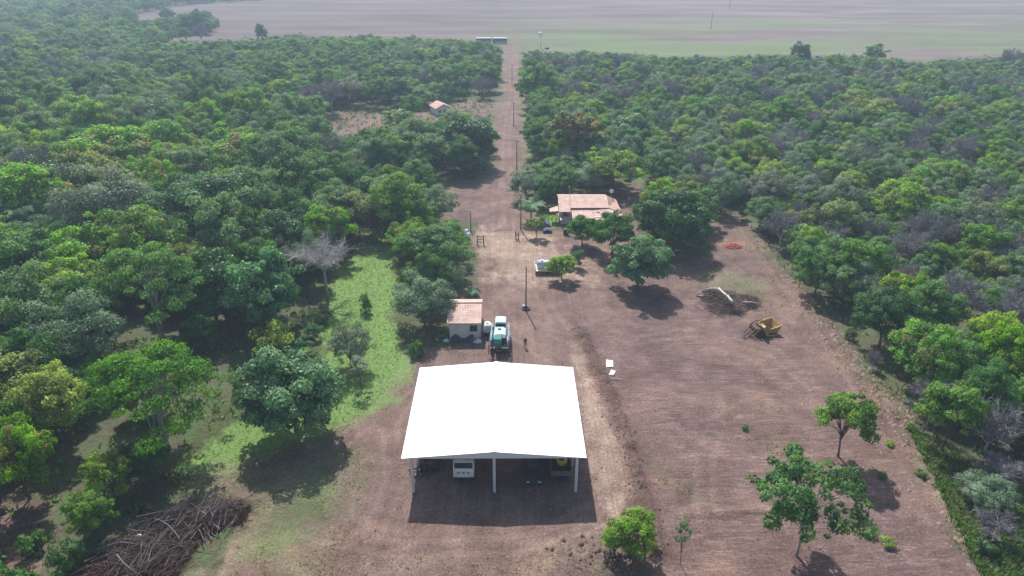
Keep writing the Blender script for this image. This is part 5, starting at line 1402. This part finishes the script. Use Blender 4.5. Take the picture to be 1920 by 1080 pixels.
# ---- fence along the graded field
def fence_line(pxs, label, step=3.2):
    pts = [P(*p) for p in pxs]; e = empty('wire_fence', pts[0]); tag(e, label, 'fence'); rs = random.Random(2)
    o = pts[0]; tops = []
    for a, b_ in zip(pts, pts[1:]):
        n = max(1, int((b_-a).length/step))
        for k in range(n):
            v = a.lerp(b_, k/n)-o; h = rs.uniform(1.15,1.4); tops.append(v)
            m2 = MB(); m2.tube([v+Vector((0,0,-.2)), v+Vector((rs.uniform(-.06,.06),0,h))], [.07,.055], 6); m2.build('post', M_wood, e)
    for zz in (.45,.8,1.1):
        m2 = MB(); m2.tube([v+Vector((0,0,zz)) for v in tops], .008, 4, smooth=False); m2.build('wire', M_darkmetal, e)
fence_line([(1398,418),(1432,455),(1470,505),(1512,560),(1560,615),(1620,672),(1680,740),(1730,812),(1775,890),(1818,975),(1850,1070)], 'thin post and wire fence along the right side of the graded field')
fence_line([(968,318),(1010,312),(1060,306)], 'short post and wire fence between the road and the garden trees', 2.6)
# ================================================================ PEOPLE
def skin_mesh(name, nodes, edges, m_, parent, sub=2):
    """nodes: {key:(co, r)}; one continuous surface grown over the joints"""
    ks = list(nodes); me = bpy.data.meshes.new(name); me.from_pydata([nodes[k][0] for k in ks], [(ks.index(a), ks.index(b)) for a, b in edges], [])
    o = bpy.data.objects.new(name, me); COL.objects.link(o)
    sk = o.modifiers.new('s', 'SKIN'); sk.use_smooth_shade = True
    for v, k in zip(me.skin_vertices[0].data, ks):
        r = nodes[k][1]; v.radius = (r, r) if not hasattr(r, '__len__') else r
        v.use_root = (k == ks[0])
    sd = o.modifiers.new('d', 'SUBSURF'); sd.levels = sub; sd.render_levels = sub
    dg = bpy.context.evaluated_depsgraph_get(); m2 = bpy.data.meshes.new_from_object(o.evaluated_get(dg)); bpy.data.objects.remove(o)
    m2.materials.clear(); m2.materials.append(m_); m2.name = name
    return link(name, m2, parent)
def person(loc, rz, label, shirt, pants, H=1.72, stride=.0, elbow=.25, skin=(.20,.10,.065), arm_up=0.):
    e = empty('person', loc, rz); tag(e, label, 'person'); s = H/1.72
    sk = mat('skin_%d' % int(skin[0]*1000), skin, .55, var=.05)
    n = {'pelvis': ((0,0,.93),(.15,.105)), 'waist': ((0,0,1.08),(.13,.095)), 'chest': ((0,.0,1.28),(.165,.11)), 'collar': ((0,.0,1.42),(.12,.08)), 'neck': ((0,-.005,1.49),.052), 'jaw': ((0,-.02,1.56),(.062,.07)), 'head': ((0,-.01,1.63),(.078,.09)), 'crown': ((0,.0,1.69),(.06,.07)), 'nose': ((0,-.112,1.605),.011)}
    E = [('pelvis','waist'),('waist','chest'),('chest','collar'),('collar','neck'),('neck','jaw'),('jaw','head'),('head','crown'),('head','nose')]
    shn = {k: (n[k][0], tuple(r*1.1 for r in n[k][1])) for k in ('pelvis','waist','chest','collar')}; shE = E[:3]
    pn = {'pelvis': ((0,0,.95),(.16,.12))}; pE = []
    for sd, nm in ((-1,'l'),(1,'r')):
        st = stride*sd
        hip = (sd*.09,0,.88); knee = (sd*.10,-st*.18-.02,.50); ank = (sd*.11,-st*.30+.03,.09); toe = (sd*.125,-st*.30-.13,.035)
        n.update({nm+'hip':(hip,.082), nm+'knee':(knee,.055), nm+'calf':((sd*.105,-st*.25+.02,.33),.052), nm+'ank':(ank,.036), nm+'toe':(toe,.032)})
        E += [('pelvis',nm+'hip'),(nm+'hip',nm+'knee'),(nm+'knee',nm+'calf'),(nm+'calf',nm+'ank'),(nm+'ank',nm+'toe')]
        pn.update({nm+'h':(hip,.096), nm+'k':(knee,.068), nm+'c':((ank[0],ank[1],.14),.055)}); pE += [('pelvis',nm+'h'),(nm+'h',nm+'k'),(nm+'k',nm+'c')]
        sho = (sd*.185,0,1.40); elb = (sd*.25,.03+st*.08,1.13); wr = (sd*(.27-elbow*.3),-.10-elbow*.35+st*.1,.91+elbow*.45)
        n.update({nm+'sho':(sho,.058), nm+'elb':(elb,.040), nm+'wr':(wr,.026)}); E += [('collar',nm+'sho'),(nm+'sho',nm+'elb'),(nm+'elb',nm+'wr')]
        shn.update({nm+'s':(sho,.068), nm+'e':(tuple((a+b)/2 for a, b in zip(sho, elb)),.058)}); shE += [('collar',nm+'s'),(nm+'s',nm+'e')]
        d = (Vector(wr)-Vector(elb)).normalized(); pm = Vector(wr)+d*.06; n[nm+'palm'] = (tuple(pm),(.034,.018)); E.append((nm+'wr',nm+'palm'))
        ax = Vector((0,1,0)) if abs(d.y) < .7 else Vector((1,0,0)); ax = (ax-d*ax.dot(d)).normalized(); cur = Vector((-sd,0,0))
        for q_, (of, ln) in enumerate(((-.028,.07),(-.01,.08),(.01,.075),(.027,.058))):
            b0 = pm+d*.03+ax*of; b1 = b0+d*ln*.55; b2 = b1+(d*.7+cur*.6).normalized()*ln*.5
            for z_, v in enumerate((b0,b1,b2)): n[nm+'f%d%d' % (q_, z_)] = (tuple(v), .009)
            E += [(nm+'palm',nm+'f%d0' % q_),(nm+'f%d0' % q_,nm+'f%d1' % q_),(nm+'f%d1' % q_,nm+'f%d2' % q_)]
        t0 = pm-ax*.035; t1 = t0+(d*.6-ax*.5+cur*.3).normalized()*.05; n[nm+'t0'] = (tuple(t0),.011); n[nm+'t1'] = (tuple(t1),.009); E += [(nm+'palm',nm+'t0'),(nm+'t0',nm+'t1')]
        MB().box((toe[0],toe[1]+.06,.045), (.095,.27,.085), bev=.03).build('shoe', M_black, e)
    skin_mesh('body', n, E, sk, e)
    skin_mesh('shirt', shn, shE, shirt, e); skin_mesh('trousers', pn, pE, pants, e)
    m2 = MB(); m2.sphere((0,.018,1.665), .105, 14, 10, (.86,1.0,.80)); m2.build('hair', mat('black_hair', (.015,.012,.01), .7), e)
    for sd in (-1,1):
        m2 = MB(); m2.sphere((sd*.032,-.088,1.635), .012, 8, 6); m2.build('eye', M_whitep, e)
        m2 = MB(); m2.sphere((sd*.088,.0,1.62), .026, 8, 6, (.4,.8,1.1)); m2.build('ear', sk, e)
    m2 = MB(); m2.box((0,-.092,1.565), (.045,.012,.010), bev=.003); m2.build('mouth', mat('lips', (.22,.08,.07), .5), e)
    e.scale = (s, s, s); return e
c_black = mat('black_cloth', (.02,.02,.025), .9, var=.1); c_grey = mat('grey_cloth', (.30,.27,.26), .9, var=.1)
c_navy = mat('navy_cloth', (.03,.04,.08), .9, var=.1); c_khaki = mat('khaki_cloth', (.20,.15,.11), .9, var=.1); c_red = mat('dark_red_cloth', (.16,.035,.03), .9, var=.1)
q = P(985,652); person((q.x,q.y,ground_z(q.x,q.y)-.01), R_(10), 'person in a black shirt and grey trousers standing right of the teal sprayer', c_black, c_grey, 1.75, .5)
q = P(967,448); person((q.x,q.y,ground_z(q.x,q.y)-.01), R_(60), 'left one of two people standing together below the roadside pole, in khaki trousers', c_navy, c_khaki, 1.75, .3)
q = P(972,449); person((q.x,q.y,ground_z(q.x,q.y)-.01), R_(-80), 'right one of two people standing together below the roadside pole, in a dark red shirt', c_red, c_navy, 1.70, .2)

# ================================================================ GROUND DETAIL
def inside(n, poly, rs, shrink=0):
    g_ = np.array(poly); out = []
    while len(out) < n:
        p = rs.uniform(g_.min(0), g_.max(0), (n*2, 2)); ok = sdist(p[:,0], p[:,1], poly) > shrink; out += list(p[ok])
    return np.array(out[:n])
def gz(x_, y_):
    zz = z.reshape(X.shape); i = np.clip(np.searchsorted(xs, x_), 1, len(xs)-1); j = np.clip(np.searchsorted(ys, y_), 1, len(ys)-1)
    fx = (x_-xs[i-1])/(xs[i]-xs[i-1]); fy = (y_-ys[j-1])/(ys[j]-ys[j-1])
    return (zz[j-1,i-1]*(1-fx)+zz[j-1,i]*fx)*(1-fy)+(zz[j,i-1]*(1-fx)+zz[j,i]*fx)*fy
def clods(name, p, smin, smax, mt, label, seed, flat=.6, cat='soil'):
    rs = np.random.default_rng(seed); n = len(p); s = rs.uniform(0, 1, n)**3*(smax-smin)+smin
    base = np.array([(1,0,0),(0,1,0),(-1,0,0),(0,-1,0),(0,0,1),(.6,.6,.5),(-.6,.5,.6),(0,-.7,.6)], float)[:6]
    base = np.array([(1,0,0),(.3,.95,0),(-.8,.6,0),(-.8,-.6,0),(.3,-.95,0),(.1,0,.9)], float)
    fcs = np.array([(0,1,5),(1,2,5),(2,3,5),(3,4,5),(4,0,5)])
    v = base[None]*(1+rs.normal(size=(n,6,3))*.25); a = rs.uniform(0,6.28,n); c, s_ = np.cos(a)[:,None], np.sin(a)[:,None]
    v = np.stack([v[...,0]*c-v[...,1]*s_, v[...,0]*s_+v[...,1]*c, v[...,2]*flat*2-.15], -1)*s[:,None,None]
    v[...,0] += p[:,0][:,None]; v[...,1] += p[:,1][:,None]; v[...,2] += gz(p[:,0], p[:,1])[:,None]
    f = (fcs[None]+np.arange(n)[:,None,None]*6).reshape(-1,3)
    return tag(link(name, np_mesh(name, v.reshape(-1,3), f, mt)), label, cat, kind='stuff')
def tufts(name, p, hmin, hmax, nb, mt, label, seed, w=.05, cat='grass', lean=.5, spread=.25):
    rs = np.random.default_rng(seed); n = len(p)*nb; q = np.repeat(p, nb, 0); h = np.repeat(rs.uniform(hmin,hmax,len(p)), nb)*rs.uniform(.6,1.1,n)
    a = rs.uniform(0,6.28,n); r = rs.uniform(0,spread,n)*h/hmax+.02; bx_, by_ = q[:,0]+r*np.cos(a), q[:,1]+r*np.sin(a); bz = gz(q[:,0],q[:,1])-.03
    le = rs.uniform(.1,1,n)*lean*h; tx, ty = bx_+le*np.cos(a), by_+le*np.sin(a); ww = w*rs.uniform(.6,1.4,n); px_, py_ = -np.sin(a)*ww, np.cos(a)*ww
    v = np.stack([np.stack([bx_-px_,by_-py_,bz],-1), np.stack([bx_+px_,by_+py_,bz],-1), np.stack([(bx_+tx)/2+px_,(by_+ty)/2+py_,bz+h*.65],-1), np.stack([tx,ty,bz+h],-1)],1).reshape(-1,3)
    return tag(link(name, np_mesh(name, v, np.arange(4*n).reshape(n,4), mt, False, {'tone': np.repeat(rs.random(n),4)})), label, cat, kind='stuff')
rs = np.random.default_rng(21)
M_clod = mat('dark_clods', (.13,.088,.074), .95, var=.4, scale=1.5); M_clodl = mat('dry_clods', (.27,.195,.165), .95, var=.3, scale=1.5)
M_rub = mat('reddish_rubble', (.19,.125,.105), .9, var=.35, scale=1.2, bump=.3)
# clods along the berm
bp = []
for a, b_ in zip(gBerm, gBerm[1:]):
    for k in range(210): t = rs.random(); bp.append((a[0]+(b_[0]-a[0])*t+rs.normal()*.75, a[1]+(b_[1]-a[1])*t+rs.normal()*.3))
clods('berm_clods', np.array(bp), .04, .20, M_clod, 'dark clods along the earth bank beside the graded field', 1)
clods('scattered_clods', inside(5200, gMain, rs), .04, .20, M_clodl, 'small dry clods strewn over the bare soil', 2)
clods('dark_crumbs', inside(3600, gMain, rs), .04, .17, M_clod, 'dark crumbs of soil and sticks strewn over the yard and field', 3)
zr = []
for a, b_ in zip(zR, zR[1:]):
    for k in range(260): t = rs.random(); zr.append((a[0]+(b_[0]-a[0])*t+rs.normal()*1.6, a[1]+(b_[1]-a[1])*t+rs.normal()*1.2))
clods('edge_rubble', np.array(zr), .05, .32, M_clodl, 'stones and clods along the fence side of the graded field', 4)
q = P(1140,1040); pp = np.stack([q.x+rs.normal(size=420)*2.4-.3, q.y+rs.normal(size=420)*1.1], -1)
clods('rubble_heap', pp, .07, .38, M_rub, 'heap of reddish rubble beside the yellow-green bush at the bottom', 5, .8, 'rubble')
G1 = leaf_mat('grass_blades', [(.19,.31,.075),(.21,.33,.085)], .45); G2 = leaf_mat('weed_blades', [(.22,.27,.12),(.24,.28,.13)], .45); G3 = leaf_mat('dry_grass_blades', [(.24,.245,.15),(.26,.26,.16)], .3)
tufts('lush_grass', inside(9000, gG, rs, -.3), .05, .17, 5, G1, 'lush bright green grass of the strip left of the hut', 6, .05)
wp = np.concatenate([inside(m_, g_, rs) for m_, g_ in zip((1500,1300,1500,300,350,250,400), gW)])
keepw = vnoise(wp[:,0], wp[:,1], 1.6, 13)+vnoise(wp[:,0], wp[:,1], .6, 14)*.5 > .85
tufts('thin_weeds', wp[keepw], .05, .16, 5, G2, 'thin patches of green weeds on the bare soil', 7, .06, 'weeds', .9, .35)
tufts('strip_grass', np.concatenate([inside(500, g_, rs) for g_ in gL2]), .1, .3, 5, G1, 'bright grass on the small lawns near the farmhouse', 8, .07)
tufts('dry_scrub_grass', inside(1900, gBR, rs), .25, .9, 8, G3, 'tall dry tussock grass outside the fence at lower right', 9, .035, 'grass', .7, .4)
tufts('green_scrub_grass', inside(3400, gBR, rs), .25, .8, 8, LM['mid'], 'green weeds mixed into the dry grass at lower right', 10, .05, 'grass', .8, .4)
zp = np.array(zr)+np.array([1.0,.6]); sel = rs.random(len(zp)) < .22
tufts('fence_weeds', zp[sel], .12, .5, 9, G2, 'weeds growing along the fence line', 11, .05, 'weeds', .9, .4)
fl_ = inside(7000, WP([(0,300),(940,130),(940,330),(740,460),(600,500),(640,700),(400,880),(300,1100),(-60,1100)]), rs)
tufts('undergrowth', fl_[sdist(fl_[:,0],fl_[:,1],gMain) < -1], .2, .9, 9, LM['mid'], 'low green undergrowth on the floor of the left wood', 12, .09, 'undergrowth', .9, .5)
fr_ = inside(7000, WP([(990,150),(1940,150),(1940,900),(1760,860),(1560,600),(1400,410),(1220,330),(1000,290)]), rs)
tufts('undergrowth', fr_[sdist(fr_[:,0],fr_[:,1],gMain) < -1], .2, .9, 9, LM['grey'], 'low grey-green undergrowth on the floor of the right wood', 13, .09, 'undergrowth', .9, .5)
tufts('dead_leaf_litter', inside(500, WP(b1), rs), .3, .9, 12, M_deadbrown, 'dry brown leaves caught in the heap of dead branches', 15, .07, 'leaf litter', .9, .5)
# small weeds on the graded field, each its own plant
for i, (px_, py_, s_, lb) in enumerate(((1398,805,.30,'small bright green weed clump in the middle of the graded field'), (1664,1022,.45,'low green weed clump right of the open-crowned tree'),
    (1655,895,.36,'pale green weed clump right of the shaded patch on the field'), (1668,835,.3,'yellow-green weed clump below the round-headed field tree'),
    (1728,892,.42,'bright green weed clump just inside the fence'), (1632,1005,.35,'weed clump in the shadow of the open-crowned tree'), (1705,808,.42,'light green weed clump by the fence near the round-headed tree'),
    (1100,1000,.0,''))):
    if not s_: continue
    q = P(px_, py_); e, _ = put_tree('shrubbright' if i%2 else 'shrub', q.x, q.y, s_*.9, 'weed_clump', sz=.8); tag(e, lb, 'weed')
# ================================================================ AIR
m = bpy.data.materials.new('thin_haze'); N, L = nodes_of(m); N.remove(N['Principled BSDF'])
v = N.new('ShaderNodeVolumePrincipled'); v.inputs['Color'].default_value = (.62,.78,1.0,1); v.inputs['Density'].default_value = HAZE_D; v.inputs['Anisotropy'].default_value = .25
L.new(v.outputs[0], N['Material Output'].inputs['Volume'])
mb = MB(); mb.box((0, 4000, 28.5), (12400, 10400, 63)); o = mb.build('haze', m); tag(o, 'thin bluish haze over the whole landscape', 'haze', kind='stuff')
